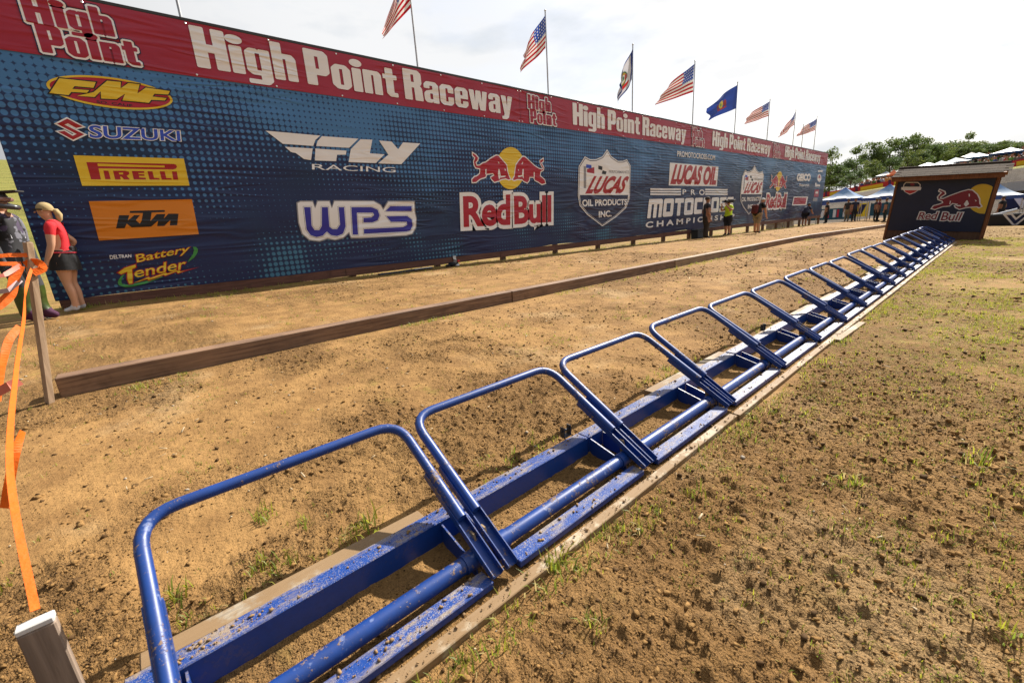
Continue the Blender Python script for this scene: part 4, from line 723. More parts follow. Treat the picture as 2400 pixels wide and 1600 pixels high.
for xx, kd, q, ztop, lab in flagsP:
    zb = b1(xx, FY); e_ = empty('flagpole', (xx, FY, zb), label=lab, cat='flagpole', group='flagpoles behind the wall')
    if q:
        C = [None if p is None else onY(*p, FY) for p in q]
        if C[0] is None: C[0] = np.array([xx, FY, ztop-.1])
        top = C[0][2]+.12
    else: top = ztop or 7.6
    o = MB(); o.tube([(0, 0, 0), (0, 0, top-zb)], [.032, .022], 10); o.ellip((0, 0, top-zb+.015), (.032, .032, .032), 8, 6); o.build('pole', m_pole, e_, True)
    if q:
        nu, nv = 26, 15; V = []; UV = []; ph_ = random.uniform(0, 6)
        hx_ = .03; ht, hb, ft, fb = [np.array([c_[0], c_[1], c_[2]]) for c_ in C]; ht[0] = hb[0] = xx-.03; hb[2] = min(hb[2], ht[2]-.6)
        for i in range(nu):
            u_ = i/(nu-1)
            for j in range(nv):
                v_ = j/(nv-1); T_ = ht+(ft-ht)*u_; B_ = hb+(fb-hb)*u_; T_[2] += .10*math.sin(math.pi*u_)*.6; p = B_+(T_-B_)*v_
                amp = (.03+.10*u_); p[1] += amp*math.sin(7*u_+2.2*v_+ph_)+.05*u_*math.sin(14*v_*(1-.3*u_)+ph_*2); p[0] += .02*u_*math.sin(9*v_+ph_); V.append(p-[xx, FY, zb]); UV.append((u_, v_))
        Ii = np.arange(nu*nv).reshape(nu, nv); F_ = np.stack([Ii[:-1, :-1].ravel(), Ii[1:, :-1].ravel(), Ii[1:, 1:].ravel(), Ii[:-1, 1:].ravel()], 1)
        fo = mesh_np('flag', np.array(V), F_, FM[kd], e_, smooth=True); ul = fo.data.uv_layers.new(name='UVMap'); UVa = np.array(UV)[F_.ravel()]; ul.data.foreach_set('uv', UVa.astype(np.float32).ravel())
def gpix(px, py):
    """first hit of the pixel's ray with the smooth terrain"""
    r = ray(px, py); t_ = np.linspace(.0005, .4, 8000); P = np.outer(t_, r)+[0, 0, CAMH]; d = P[:, 2]-base(P[:, 0], P[:, 1]); i = int(np.argmax(d < 0))
    if d[i] >= 0: i = len(t_)-1
    return P[i]
# ------------------------------------------------------------------ dark shed
SL = Vector((19.0, 2.75, .03)); STILT = rad(3.6); rzs = -math.pi/2
m_cedar = wood('cedar_trim', (.13, .045, .015), (.21, .085, .033), 2); m_shply = wood('brown_plywood', (.08, .038, .022), (.13, .07, .04), 2); m_navyp = mk('navy_panel', (.007, .014, .046), .5, var=.35, vs=2.5)
shed = empty('timing_shed', SL-Vector((0, 0, .02)), rzs, 'dark shed with shingle roof and red bull figure at the end of the gate', 'shed'); shed.rotation_euler = (0, STILT, rzs)
SW, SD, SE = 2.18, 1.5, 1.93
MB().box((SW/2, .025, SE/2), (SW, .05, SE)).build('front_wall', m_shply, shed); MB().box((SW/2, SD-.025, SE/2), (SW, .05, SE)).build('back_wall', m_shply, shed)
for a in (.025, SW-.025): MB().prism([(a-.025, .05, 0), (a-.025, SD-.05, 0), (a-.025, SD-.05, SE), (a-.025, SD/2, SE+.24), (a-.025, .05, SE)], (.05, 0, 0)).build('side_wall', m_shply, shed)
for a in (-.012, SW+.012):
    for b_ in (.0, SD): MB().box((a, b_, SE/2), (.055, .06, SE), bev=.006).build('corner_trim', m_cedar, shed)
MB().box((SW/2+.0, -.004, 1.09), (SW-.06, .024, 1.52)).build('sign_panel', m_navyp, shed)
MB().box((SW/2, -.16, SE-.03), (SW+.26, .03, .13), bev=.004).build('fascia', m_cedar, shed); MB().box((SW/2, -.07, SE-.005), (SW+.2, .16, .02)).build('soffit', m_cedar, shed)
rise = .27; run = SD/2+.19
roof = MB(); 
for sg in (1, -1):
    b0 = -.19 if sg > 0 else SD+.19; roof.prism([(-.14, b0, SE+.01), (-.14, SD/2, SE+rise+.01), (-.14, SD/2, SE+rise+.045), (-.14, b0, SE+.045)], (SW+.28, 0, 0))
roof_o = roof.build('roof', m_cedar, shed)
m_shg = [mk('shingle_%d' % i, c_, .95, var=.25, vs=9, bump=.5, bscale=60, spec=.1) for i, c_ in enumerate(((.05, .037, .027), (.062, .045, .033), (.04, .029, .022)))]
sl_ = math.hypot(run, rise); ang = math.atan2(rise, run); tabs = []
for i in range(3):
    o = MB().box((0, 0, 0), (.296, .20, .012), Matrix.Rotation(ang, 3, 'X')).build('shingle', m_shg[i], roof_o); tabs.append(o)
first = [True]*3
for r_ in range(7):
    for q_ in range(-1, 10):
        a = -.14+.15*(r_ % 2)+.3*q_+.15
        if a < -.1 or a > SW+.12: continue
        i = random.randrange(3); s_ = (r_+.45)/7.0; o = tabs[i]
        if not first[i]: o = tabs[i].copy(); COL.objects.link(o)
        first[i] = False; o.location = (a, -.19+run*s_, SE+.052+rise*s_+.004*(r_ % 2))
MB().tube([(-.14, SD/2, SE+rise+.06), (SW+.14, SD/2, SE+rise+.06)], .05, 8).build('ridge_cap', m_shg[0], roof_o)
def flat(name, c, r=.5): return mk(name, c, r, var=.08)
F_white, F_crim, F_yel, F_navy, F_red = flat('sign_white', (.70, .70, .72)), flat('sign_crimson', (.20, .014, .03)), flat('sign_yellow', (.62, .42, .03)), flat('sign_navy', (.012, .016, .035)), flat('sign_red', (.45, .03, .03))
l = Logo(tuple(SL-Vector((.018, 0, .02))), (0, -math.cos(STILT), -math.sin(STILT)), (0, -math.sin(STILT), math.cos(STILT)), (-1, 0, 0))
sunp = [(x_ if x_ < 1283-(y_-35)*.30 else 1283-(y_-35)*.30, y_) for x_, y_ in ell(1145, 230, 215, 195, 48)]
l.poly(SH(sunp), F_yel, 0)
bl = SH([(572, 103), (645, 135), (652, 168), (592, 205), (582, 225), (620, 225), (700, 190), (850, 135), (950, 108), (1005, 115), (1070, 170), (1100, 230), (1102, 290), (1130, 330), (1090, 350), (1060, 335), (930, 345), (830, 370), (780, 345), (765, 320), (800, 300), (740, 293), (705, 325), (610, 335), (510, 372), (460, 360), (490, 320), (580, 295), (612, 280), (605, 262), (550, 240), (545, 205), (570, 175), (595, 150), (558, 130)])
l.poly(bl, F_white, 1, .012); l.poly(bl, F_crim, 2, -.014)
for L_ in ([(955, 165), (970, 165), (970, 200), (955, 200)], [(1035, 240), (1060, 255), (1045, 265)], [(710, 255), (722, 260), (712, 300), (700, 300)], [(925, 250), (940, 250), (960, 300), (915, 335), (890, 300)], [(790, 312), (850, 312), (850, 328), (800, 328)]): l.poly(SH(L_), F_white, 3)
for tx, q in (('Red', [(300, 405), (562, 400), (540, 503), (280, 500)]), ('Bull', [(600, 405), (880, 412), (850, 520), (582, 514)])): l.text(tx, SH(q), F_white, 1, .10, .15); l.text(tx, SH(q), F_white, 1.4, .06, .15); l.text(tx, SH(q), F_crim, 2.2, .012, .15)
l.poly(SH([(100, 40), (130, 10), (290, 10), (325, 45), (320, 75), (335, 80), (325, 115), (290, 120), (250, 150), (180, 178), (115, 140), (95, 115), (68, 110), (70, 78), (95, 75)]), F_white, 1); l.poly(SH([(110, 45), (135, 22), (285, 22), (313, 48), (310, 72), (105, 72)]), F_navy, 2); l.poly(SH([(112, 118), (285, 118), (240, 145), (182, 165), (125, 140)]), F_red, 2); l.poly(SH(ell(215, 42, 30, 18, 14)), F_crim, 3)
lo = l.build(shed, 'red bull, yellow sun and small shield badge printed on the shed front', (0, 0, 0)); lo.matrix_parent_inverse = Matrix.LocRotScale(shed.location, shed.rotation_euler, None).inverted()

# ------------------------------------------------------------------ stakes, near post, tape
m_stake = wood('lath_stake', (.26, .17, .10), (.40, .28, .18), 2); m_stk2 = wood('grey_post', (.16, .115, .085), (.27, .20, .15), 2); m_tape = mk('orange_tape', (.62, .11, .008), .6, var=.25, vs=20, bump=.6, bscale=25, spec=.2); m_tpink = mk('faded_tape', (.50, .13, .09), .6, var=.15); m_twhite = mk('pale_tape', (.34, .25, .26), .6, var=.15); m_white = mk('white_plastic', (.55, .54, .52), .4, var=.05)
def stake(p0, p1, w, h, label):
    e_ = empty('wooden_stake', p0, label=label, cat='stake', group='wooden stakes holding the tape'); d = Vector(p1)-Vector(p0); o = MB().bar(d*-.12, d, w, h, up=(.5, -.8, 0), bev=.002).build('lath', m_stake, e_); return e_
z1 = h1(-.707, 4.78); z2 = h1(-1.17, 9.2)
stake((-.707, 4.78, z1), (-.53, 4.79, 1.37), .038, .05, 'nearer tall wooden stake leaning at the end of the timber beam'); stake((-1.17, 9.2, z2), (-1.0, 9.16, 1.49), .045, .05, 'farther wooden stake standing behind the nearer one')
npz = .33; npost = empty('wooden_post', (-.41, 1.61, h1(-.39, 1.42)), .0, 'short square post with a top coloured pale as if sunlit in the near left corner', 'post')
MB().box((0, 0, npz/2-.06), (.075, .036, npz+.02-h1(-.39, 1.42)), bev=.004).build('shaft', m_stk2, npost); MB().box((0, 0, npz-.045-h1(-.39, 1.42)), (.0745, .0355, .018), bev=.003).build('sunlit_top', m_white, npost)  # white cap colour stands in for sun on the end grain
def ribbon(name, pts, w, rolls, mt, parent=None, n=40, loc=(0, 0, 0)):
    P = [Vector(p) for p in pts]; V = []; sg_ = [(P[i+1]-P[i]).length for i in range(len(P)-1)]; lin = max(sg_) > 3*min(sg_)
    def at(s_):
        k = s_*(len(P)-1); i = min(int(k), len(P)-2); f = k-i; p0, p1, p2, p3 = P[max(i-1, 0)], P[i], P[i+1], P[min(i+2, len(P)-1)]
        if lin: return p1.lerp(p2, f)
        return .5*((2*p1)+(p2-p0)*f+(2*p0-5*p1+4*p2-p3)*f*f+(3*p1-p0-3*p2+p3)*f**3)
    th = .0012
    for i in range(n+1):
        s_ = i/n; p = at(s_); d = (at(min(s_+.01, 1))-at(max(s_-.01, 0))).normalized(); a = d.cross(Vector((0, 0, 1))); a = a.normalized() if a.length > .05 else Vector((1, 0, 0)); b_ = a.cross(d)
        ro = np.interp(s_, np.linspace(0, 1, len(rolls)), rolls); side = a*math.cos(ro)+b_*math.sin(ro); nn = d.cross(side)*th
        V += [p-side*w/2-nn, p+side*w/2-nn, p+side*w/2+nn, p-side*w/2+nn]
    F_ = []
    for i in range(n):
        for k in range(4): F_.append((i*4+k, i*4+(k+1) % 4, (i+1)*4+(k+1) % 4, (i+1)*4+k))
    F_ += [(0, 3, 2, 1), (n*4, n*4+1, n*4+2, n*4+3)]
    return mesh_np(name, [tuple(v-Vector(loc)) for v in V], F_, mt, parent, smooth=False)
stake((-3.2, 4.65, h1(-3.2, 4.65)), (-3.16, 4.62, 1.35), .038, .05, 'wooden stake left of the picture holding the far tape ends')
S0 = Vector((-.553, 4.755, 1.18))
tp = empty('flagging_tape', S0, label='long twisted orange tape running from the stake to the near post', cat='tape', group='orange tape lengths'); tp.location = S0
ribbon('strip', [S0, S0+Vector((-.02, -.35, -.13)), S0+Vector((.0, -.9, -.28)), S0+Vector((.03, -1.7, -.45)), S0+Vector((.09, -2.6, -.62)), (-.405, 1.625, .315)], .019, [1.2, .3, 1.6, 1.1, 1.0, .8, .5, .3, .2], m_tape, tp, 60, S0)
ribbon('knot', [S0+Vector((-.03, .03, .03)), S0+Vector((.03, .01, .05)), S0+Vector((.06, .02, .0)), S0+Vector((.0, -.01, -.03))], .05, [1.5, 1.2, 1.8, 1.5], m_tape, tp, 14, S0)
def tape(lab, pts, w, rolls, mt):
    e_ = empty('flagging_tape', pts[0], label=lab, cat='tape', group='orange tape lengths'); ribbon('strip', pts, w, rolls, mt, e_, 30, pts[0])
S1 = Vector((-.54, 4.77, 1.28))
def lft(px, py, Y): return tuple(onY(px, py, Y))
tape('upper orange tape stretched out of the picture to the left', [tuple(S1), lft(20, 598, 4.75), (-3.2, 4.62, 1.18)], .03, [1.4, 1.1, 1.5], m_tape)
tape('middle orange tape strand stretched left from the stake', [lft(50, 618, 4.76), lft(0, 618, 4.7), (-3.2, 4.62, 1.12)], .028, [1.3, 1.6, 1.2], m_tape)
tape('faded pink tape strand sloping down left from the stake', [lft(48, 622, 4.74), lft(10, 645, 4.6), (-3.2, 4.62, .85)], .03, [1.5, .9, 1.4], m_tpink)
tape('pale grey tape strand sloping down left from the knot', [lft(50, 655, 4.74), lft(20, 680, 4.6), (-3.2, 4.62, .75)], .03, [1.2, 1.6, 1.0], m_twhite)
tape('wide orange tape loop hanging under the knot', [lft(45, 622, 4.73), lft(34, 650, 4.7), lft(24, 690, 4.66), lft(-10, 720, 4.6)], .06, [1.2, 1.5, 1.4, 1.2], m_tape)
tape('broad reddish tape band crossing the left edge', [lft(47, 892, 3.62), lft(20, 905, 3.6), lft(-60, 950, 3.75), (-3.2, 4.6, .45)], .05, [1.5, 1.4, 1.3], m_tpink)
tape('thin tape tail curving down at the left edge', [lft(46, 765, 4.2), lft(20, 800, 4.1), lft(5, 860, 4.0), lft(-8, 940, 3.9)], .04, [1.2, .8, 1.5, 1.2], m_tape)
tape('loose orange tape end dangling left of the long strand', [lft(53, 1010, 3.05), lft(36, 1060, 2.98), lft(22, 1130, 2.95), lft(10, 1190, 2.95)], .035, [1.6, 1.0, 1.5, 1.1], m_tape)

# ------------------------------------------------------------------ people
SKIN = mk('skin', (.50, .27, .17), .55, var=.08); SKIN2 = mk('skin_tan', (.36, .18, .11), .55, var=.08)
_fc = {}
def fab(c, name=None):
    c = tuple(c)
    if c not in _fc: _fc[c] = mk(name or 'fabric_%02d' % len(_fc), c, .85, var=.2, vs=14, bump=.35, bscale=18)
    return _fc[c]
DEFJ = {'pel': (0, 0, .52, .082), 'wai': (0, 0, .60, .074), 'che': (0, 0, .72, .088), 'nb': (0, 0, .815, .05), 'ne': (.004, 0, .85, .033), 'h1': (.012, 0, .885, .044), 'h2': (.012, 0, .93, .056), 'h3': (.006, 0, .972, .043)}
for sd, s_ in (('l', 1), ('r', -1)):
    DEFJ.update({'sh'+sd: (0, s_*.105, .80, .042), 'ua'+sd: (0, s_*.125, .72, .036), 'el'+sd: (-.01, s_*.14, .63, .028), 'fa'+sd: (.01, s_*.145, .56, .025), 'wr'+sd: (.02, s_*.145, .485, .017), 'ha'+sd: (.03, s_*.145, .445, .022),
                 'hi'+sd: (0, s_*.05, .49, .07), 'th'+sd: (.004, s_*.055, .38, .055), 'kn'+sd: (.008, s_*.055, .275, .04), 'ca'+sd: (-.006, s_*.055, .19, .039), 'an'+sd: (-.008, s_*.055, .05, .024), 'he'+sd: (-.02, s_*.055, .022, .022), 'to'+sd: (.085, s_*.062, .018, .018)})
EDG = [('pel', 'wai', 'shirt'), ('wai', 'che', 'shirt'), ('che', 'nb', 'shirt'), ('nb', 'ne', 'head'), ('ne', 'h1', 'head'), ('h1', 'h2', 'head'), ('h2', 'h3', 'head')]
for sd in 'lr': EDG += [('nb', 'sh'+sd, 'shirt'), ('sh'+sd, 'ua'+sd, 'shirt'), ('ua'+sd, 'el'+sd, 'sleeve'), ('el'+sd, 'fa'+sd, 'arm'), ('fa'+sd, 'wr'+sd, 'arm'), ('wr'+sd, 'ha'+sd, 'hand'), ('pel', 'hi'+sd, 'pants'), ('hi'+sd, 'th'+sd, 'pants'), ('th'+sd, 'kn'+sd, 'pantslow'), ('kn'+sd, 'ca'+sd, 'leg'), ('ca'+sd, 'an'+sd, 'leg'), ('an'+sd, 'he'+sd, 'shoe'), ('an'+sd, 'to'+sd, 'shoe')]
def person(label, loc, yaw, H, mats, pose=None, thick=1.0, group=None, hair=(.06, .04, .025), sub=2, cat='person', fem=False):
    J = {k: list(v) for k, v in DEFJ.items()}
    for k, v in (pose or {}).items(): J[k][:len(v)] = v
    names = list(J); idx = {k: i for i, k in enumerate(names)}; V = [Vector(J[k][:3])*H for k in names]; R = [J[k][3]*H*(thick if k not in ('h1', 'h2', 'h3', 'ne') else 1) for k in names]; E_ = [(idx[a], idx[b]) for a, b, _ in EDG]; seg = [(V[idx[a]], V[idx[b]], r) for a, b, r in EDG]; roots = [0]
    for sd, s_ in (('l', 1), ('r', -1)):       # fingers and thumb
        w_, h_ = V[idx['wr'+sd]], V[idx['ha'+sd]]; d = (h_-w_).normalized(); side = d.cross(Vector((0, 1, 0))); side = side.normalized() if side.length > .1 else Vector((1, 0, 0)); pn = d.cross(side)*s_
        for q, (o_, ln) in enumerate(((-.018, .05), (-.006, .057), (.006, .054), (.017, .044), (.022, .035))):
            p0 = h_+side*o_*H*.9; dd = (d+pn*-.25) if q < 4 else (d*.6+side*.8); p1 = p0+dd.normalized()*ln*.5*H; p2 = p1+(dd+pn*-.5).normalized()*ln*.5*H
            b_ = len(V); V += [p0, p1, p2]; R += [.0055*H, .005*H, .004*H]; E_ += [(b_, b_+1), (b_+1, b_+2)]; seg += [(p0, p1, 'hand'), (p1, p2, 'hand')]; roots.append(b_)
    hc = V[idx['h2']]; ht = (V[idx['h3']]-V[idx['h1']]).normalized(); fw = Vector((1, 0, 0)); fw = (fw-ht*fw.dot(ht)).normalized()
    b_ = len(V); V += [hc+fw*.05*H-ht*.004*H, hc+fw*.064*H-ht*.016*H]; R += [.006*H, .008*H]; E_.append((b_, b_+1)); seg.append((V[b_], V[b_+1], 'head')); roots.append(b_)
    for s_ in (1, -1):
        b_ = len(V); V += [hc+Vector((0, s_*.05*H, 0))+ht*.008*H, hc+Vector((0, s_*.053*H, 0))-ht*.014*H]; R += [.009*H, .006*H]; E_.append((b_, b_+1)); seg.append((V[b_], V[b_+1], 'head')); roots.append(b_)
    me = bpy.data.meshes.new('body'); me.from_pydata(V, E_, []); ob = bpy.data.objects.new('tmpbody', me); COL.objects.link(ob); ob.modifiers.new('s', 'SKIN'); sv = me.skin_vertices[0].data if me.skin_vertices else None
    for i, r in enumerate(R): sv[i].radius = (r, r); sv[i].use_root = i in roots
    ss_ = ob.modifiers.new('u', 'SUBSURF'); ss_.levels = sub; ss_.render_levels = sub; dg = bpy.context.evaluated_depsgraph_get(); dg.update(); nm = bpy.data.meshes.new_from_object(ob.evaluated_get(dg)); bpy.data.objects.remove(ob)
    keys = list(dict.fromkeys(mats.values())); nm.materials.clear()
    for m_ in keys: nm.materials.append(m_)
    C_ = np.zeros(len(nm.polygons)*3); nm.polygons.foreach_get('center', C_); C_ = C_.reshape(-1, 3); A = np.array([s_[0] for s_ in seg]); B = np.array([s_[1] for s_ in seg]); D = B-A; L2 = (D*D).sum(1)+1e-9
    tt = np.clip(((C_[:, None]-A)*D).sum(2)/L2, 0, 1); dist = np.linalg.norm(C_[:, None]-(A+tt[..., None]*D), axis=2); nr = dist.argmin(1); rg = [seg[i][2] for i in nr]
    nm.polygons.foreach_set('material_index', np.array([keys.index(mats[r]) for r in rg], dtype=np.int32)); nm.polygons.foreach_set('use_smooth', np.ones(len(nm.polygons), dtype=bool))
    VC = np.zeros(len(nm.vertices)*3); nm.vertices.foreach_get('co', VC); VC = VC.reshape(-1, 3); tt = np.clip(((VC[:, None]-A)*D).sum(2)/L2, 0, 1); dist = np.linalg.norm(VC[:, None]-(A+tt[..., None]*D), axis=2); nv = dist.argmin(1)
    tor = np.array([seg[i][2] == 'shirt' and i < 3 for i in nv]) | np.array([seg[i][2] == 'pants' for i in nv]); VC[tor, 1] *= 1.28 if not fem else 1.16; VC[tor, 0] = VC[tor, 0]*.95
    nm.vertices.foreach_set('co', VC.ravel()); nm.update()
    root = empty('person', loc, yaw, label, cat, group); bo = bpy.data.objects.new('body', nm); link(bo, root); nm.name = 'body'
    f = MB()
    for s_ in (1, -1): f.ellip(hc+fw*.049*H+Vector((0, s_*.02*H, 0))+ht*.004*H, (.004*H, .007*H, .004*H), 8, 6)
    f.ellip(hc+fw*.050*H-ht*.032*H, (.004*H, .014*H, .003*H), 8, 6); f.build('face_features', fab((.06, .025, .02)), root, True)
    if hair:
        Rm = Matrix((fw, Vector((0, 1, 0)), ht)).transposed(); o = MB(); o.ellip(hc-fw*.012*H+ht*.018*H, (.060*H, .060*H, .060*H), 16, 10, Rm, -.25); o.build('hair', fab(hair), root, True)
    return root, hc, ht, fw
def M_(shirt, pants, shoe, skin=SKIN, long_arm=False, long_leg=False, glove=None, head=None, low=None):
    return dict(shirt=fab(shirt), sleeve=fab(shirt) if long_arm else skin, arm=fab(shirt) if long_arm else skin, hand=fab(glove) if glove else skin, head=head or skin, pants=fab(pants), pantslow=fab(pants) if low is None else low, leg=fab(pants) if long_leg else skin, shoe=fab(shoe))
BLK, DGR = (.014, .014, .016), (.035, .036, .042)
# woman in red shirt
wl = (-.83, 9.80); wz = b1(*wl)+.01
pose = {'che': (.01, 0, .715), 'nb': (.02, 0, .81), 'ne': (.03, 0, .842, .028), 'h1': (.05, 0, .878), 'h2': (.06, 0, .922), 'h3': (.052, 0, .962), 'shl': (.015, .10, .795), 'shr': (.015, -.10, .795), 'ual': (.025, .118, .71), 'ell': (.03, .13, .62), 'fal': (.055, .13, .55), 'wrl': (.085, .125, .475), 'hal': (.10, .12, .435), 'uar': (.0, -.13, .72), 'elr': (-.075, -.15, .655), 'far': (-.04, -.155, .62), 'wrr': (.01, -.14, .60), 'har': (.04, -.12, .59), 'hil': (0, .05, .49, .078), 'hir': (0, -.05, .49, .078), 'thl': (.0, .055, .40, .064), 'thr': (-.01, -.055, .40, .064), 'knl': (.0, .055, .275, .036), 'cal': (-.02, .06, .19, .037), 'anl': (-.03, .06, .05, .021), 'hel': (-.045, .06, .022, .02), 'tol': (.06, .066, .016), 'knr': (-.01, -.06, .275, .036), 'car': (-.03, -.065, .19, .037), 'anr': (-.045, -.07, .05, .021), 'her': (-.06, -.07, .022, .02), 'tor': (.045, -.076, .016)}
wm = M_((.55, .012, .02), BLK, (.45, .46, .50)); wm['sleeve'] = SKIN; wm['pantslow'] = SKIN
wroot, hc, ht, fw = person('blonde woman in red shirt and black shorts standing at the banner edge', (*wl, wz), rad(172), 1.68, wm, pose, fem=True, hair=(.36, .26, .12), sub=2); wroot.rotation_euler = (0, rad(-4.5), rad(172))
o = MB(); o.tube([hc-fw*.09-Vector((0, 0, -.02)), hc-fw*.13+ht*.01, hc-fw*.155-ht*.05, hc-fw*.15-ht*.12, hc-fw*.135-ht*.17], [.022, .04, .045, .035, .012], 10); o.build('ponytail', fab((.42, .31, .15)), wroot, True)
o = MB(); o.tube([hc+Vector((math.cos(a)*.104, math.sin(a)*.10, .018)) for a in [i*.33 for i in range(-5, 6)]], .009, 6); o.build('sunglasses', fab((.01, .01, .012)), wroot, True)
o = MB()
for k in range(3): pass
rg_ = [[(math.cos(a)*rx_*1.68, math.sin(a)*ry_*1.68, z_*1.68) for a in [2*math.pi*i/20 for i in range(20)]] for rx_, ry_, z_ in ((.078, .098, .575), (.098, .116, .52), (.108, .128, .46), (.112, .132, .395))]
VV = [p for r_ in rg_ for p in r_]; FF = [(i*20+k, i*20+(k+1) % 20, (i+1)*20+(k+1) % 20, (i+1)*20+k) for i in range(3) for k in range(20)]; o.add(VV, FF); o.build('skirt', fab(BLK), wroot, True)
o = MB(); o.box((-.06*1.68, -.05, .585*1.68), (.10, .22, .10), bev=.02); o.build('waist_pouch', fab((.02, .02, .023)), wroot); o = MB(); o.tube([(math.cos(a)*.092*1.68, math.sin(a)*.112*1.68, .553*1.68) for a in [2*math.pi*i/24 for i in range(25)]], .012, 6); o.build('belt', fab((.35, .012, .03)), wroot)
hp = Matrix.Rotation(rad(172), 3, 'Z') @ (Vector((.14, .115, .425))*1.68)+Vector((*wl, wz)); bt = empty('drink_bottle', hp-Vector((0, 0, .02)), rad(-25), 'orange and clear bottle held low in the woman\'s hand', 'bottle'); o = MB(); o.tube([(-.12, 0, -.02), (-.09, 0, -.012), (.0, 0, 0)], [.012, .03, .034], 12); o.build('cap_end', m_white, bt, True); o = MB(); o.tube([(.0, 0, 0), (.10, 0, -.008), (.13, 0, -.012)], [.034, .034, .02], 12); o.build('bottle_body', mk('orange_drink', (.70, .22, .02), .3), bt, True)
# motocross rider
rp_ = onY(2, 506, 9.3); rl = (rp_[0], 9.3); rz_ = b1(*rl)+.01; BOOT = mk('neon_boot', (.035, .055, .008), .4, var=.9, vs=16)
rm = M_(DGR, (.03, .03, .034), BLK, SKIN2, True, True, (.05, .05, .06), low=fab((.03, .03, .034))); rm['leg'] = BOOT; rm['shoe'] = fab((.05, .006, .035)); jm, t, b = mat0('race_jersey'); pj = t.obj(); c = t.mix(t.ss(t.noise(pj, 7, 2), .50, .54), (.012, .012, .015), (.14, .14, .17)); c = t.mix(t.ss(t.noise(t.mapping(pj, loc=(3, 1, 2)), 6, 2), .60, .63), c, (.05, .035, .07)); t.put(b.inputs['Base Color'], c); b.inputs['Roughness'].default_value = .8; rm['shirt'] = rm['sleeve'] = jm
pose = {'anl': (.0, .07, .05, .035), 'cal': (.0, .07, .19, .05), 'knl': (.02, .065, .275, .05), 'hel': (-.015, .07, .022, .03), 'tol': (.10, .08, .02, .026), 'anr': (.0, -.07, .05, .035), 'car': (.0, -.07, .19, .05), 'knr': (.02, -.065, .275, .05), 'her': (-.015, -.07, .022, .03), 'tor': (.10, -.08, .02, .026)}
rr0, hc, ht, fw = person('motocross rider in dark gear and visored helmet behind the tape', (*rl, rz_), rad(-30), 1.80, rm, pose, 1.1, hair=None)
m_hel = mk('helmet_shell', (.05, .05, .055), .3, var=.9, vs=11); o = MB(); o.ellip(hc+ht*.03-fw*.012, (.135, .115, .13), 18, 12, None, -.35); o.build('helmet_shell', m_hel, rr0, True)
o = MB(); o.prism([hc+fw*.06+ht*.10+Vector((0, -.10, 0)), hc+fw*.30+ht*.09+Vector((0, -.07, 0)), hc+fw*.30+ht*.09+Vector((0, .07, 0)), hc+fw*.06+ht*.10+Vector((0, .10, 0))], ht*.018); o.build('visor', fab((.02, .02, .022)), rr0)
o = MB(); o.tube([hc+Vector((-.02, -.115, -.03)), hc+Vector((.10, -.09, -.075)), hc+Vector((.185, -.03, -.09)), hc+Vector((.185, .03, -.09)), hc+Vector((.10, .09, -.075)), hc+Vector((-.02, .115, -.03))], [.03, .034, .036, .036, .034, .03], 10); o.build('chin_guard', m_hel, rr0, True)
o = MB(); o.tube([hc+Vector((.05, -.11, .02)), hc+Vector((.115, -.06, .02)), hc+Vector((.125, 0, .02)), hc+Vector((.115, .06, .02)), hc+Vector((.05, .11, .02))], .03, 8); o.build('goggles', mk('goggle_lens', (.25, .14, .12), .1), rr0, True)
o = MB(); o.box((.11, -.03, .74*1.8), (.012, .09, .06)); o.box((.11, .07, .72*1.8), (.012, .07, .08)); o.box((.112, 0, .665*1.8), (.012, .22, .05)); o.build('jersey_print', fab((.62, .62, .68)), rr0)
# men by the wall
def gp2(px, py, Y):
    p = onY(px, py, Y); return (float(p[0]), Y, b1(p[0], Y)+.005)
p = gp2(1654, 556, 9.3); r0, hc, ht, fw = person('man in dark shirt and long dark trousers standing at the lettering', p, rad(-40), 1.84, M_((.035, .037, .045), (.045, .04, .038), BLK, SKIN2, long_leg=True), {'ell': (-.02, .15, .63), 'elr': (-.03, -.15, .63), 'wrr': (.0, -.15, .49)}, 1.12, hair=(.05, .035, .025))
p = gp2(1704, 549, 9.55); r0, hc, ht, fw = person('cameraman in neon yellow vest aiming a shoulder camera', p, rad(165), 1.75, M_((.60, .85, .03), (.02, .022, .032), BLK, SKIN, low=fab((.02, .022, .032))), {'ell': (.10, .16, .72), 'fal': (.16, .13, .77), 'wrl': (.20, .09, .83), 'hal': (.22, .07, .86), 'elr': (.10, -.16, .72), 'far': (.16, -.12, .77), 'wrr': (.19, -.07, .83), 'har': (.21, -.06, .86)}, 1.1, hair=None)
o = MB(); o.ellip(hc+ht*.02, (.105, .1, .085), 14, 8, None, -.1); o.tube([hc+fw*.05+ht*.02, hc+fw*.16+ht*.015], [.07, .06], 10); o.build('cap', fab((.55, .55, .5)), r0, True)
hw = Matrix.Rotation(rad(165), 3, 'Z') @ (hc+Vector((.10, .17, .06)))+Vector(p); cm = empty('video_camera', hw-Vector((0, 0, .08)), rad(165), 'black video camera resting on the vested man\'s shoulder', 'video camera'); MB().box((0, 0, .06), (.34, .12, .17), bev=.02).build('camera_body', fab(BLK), cm); MB().tube([(.17, 0, .06), (.24, 0, .06), (.25, 0, .06), (.38, 0, .06)], [.05, .055, .07, .075], 12).build('lens', fab((.02, .02, .022)), cm, True); MB().tube([(-.16, 0, .07), (-.34, 0, .1)], [.06, .035], 10).build('battery', fab((.06, .06, .065)), cm, True)
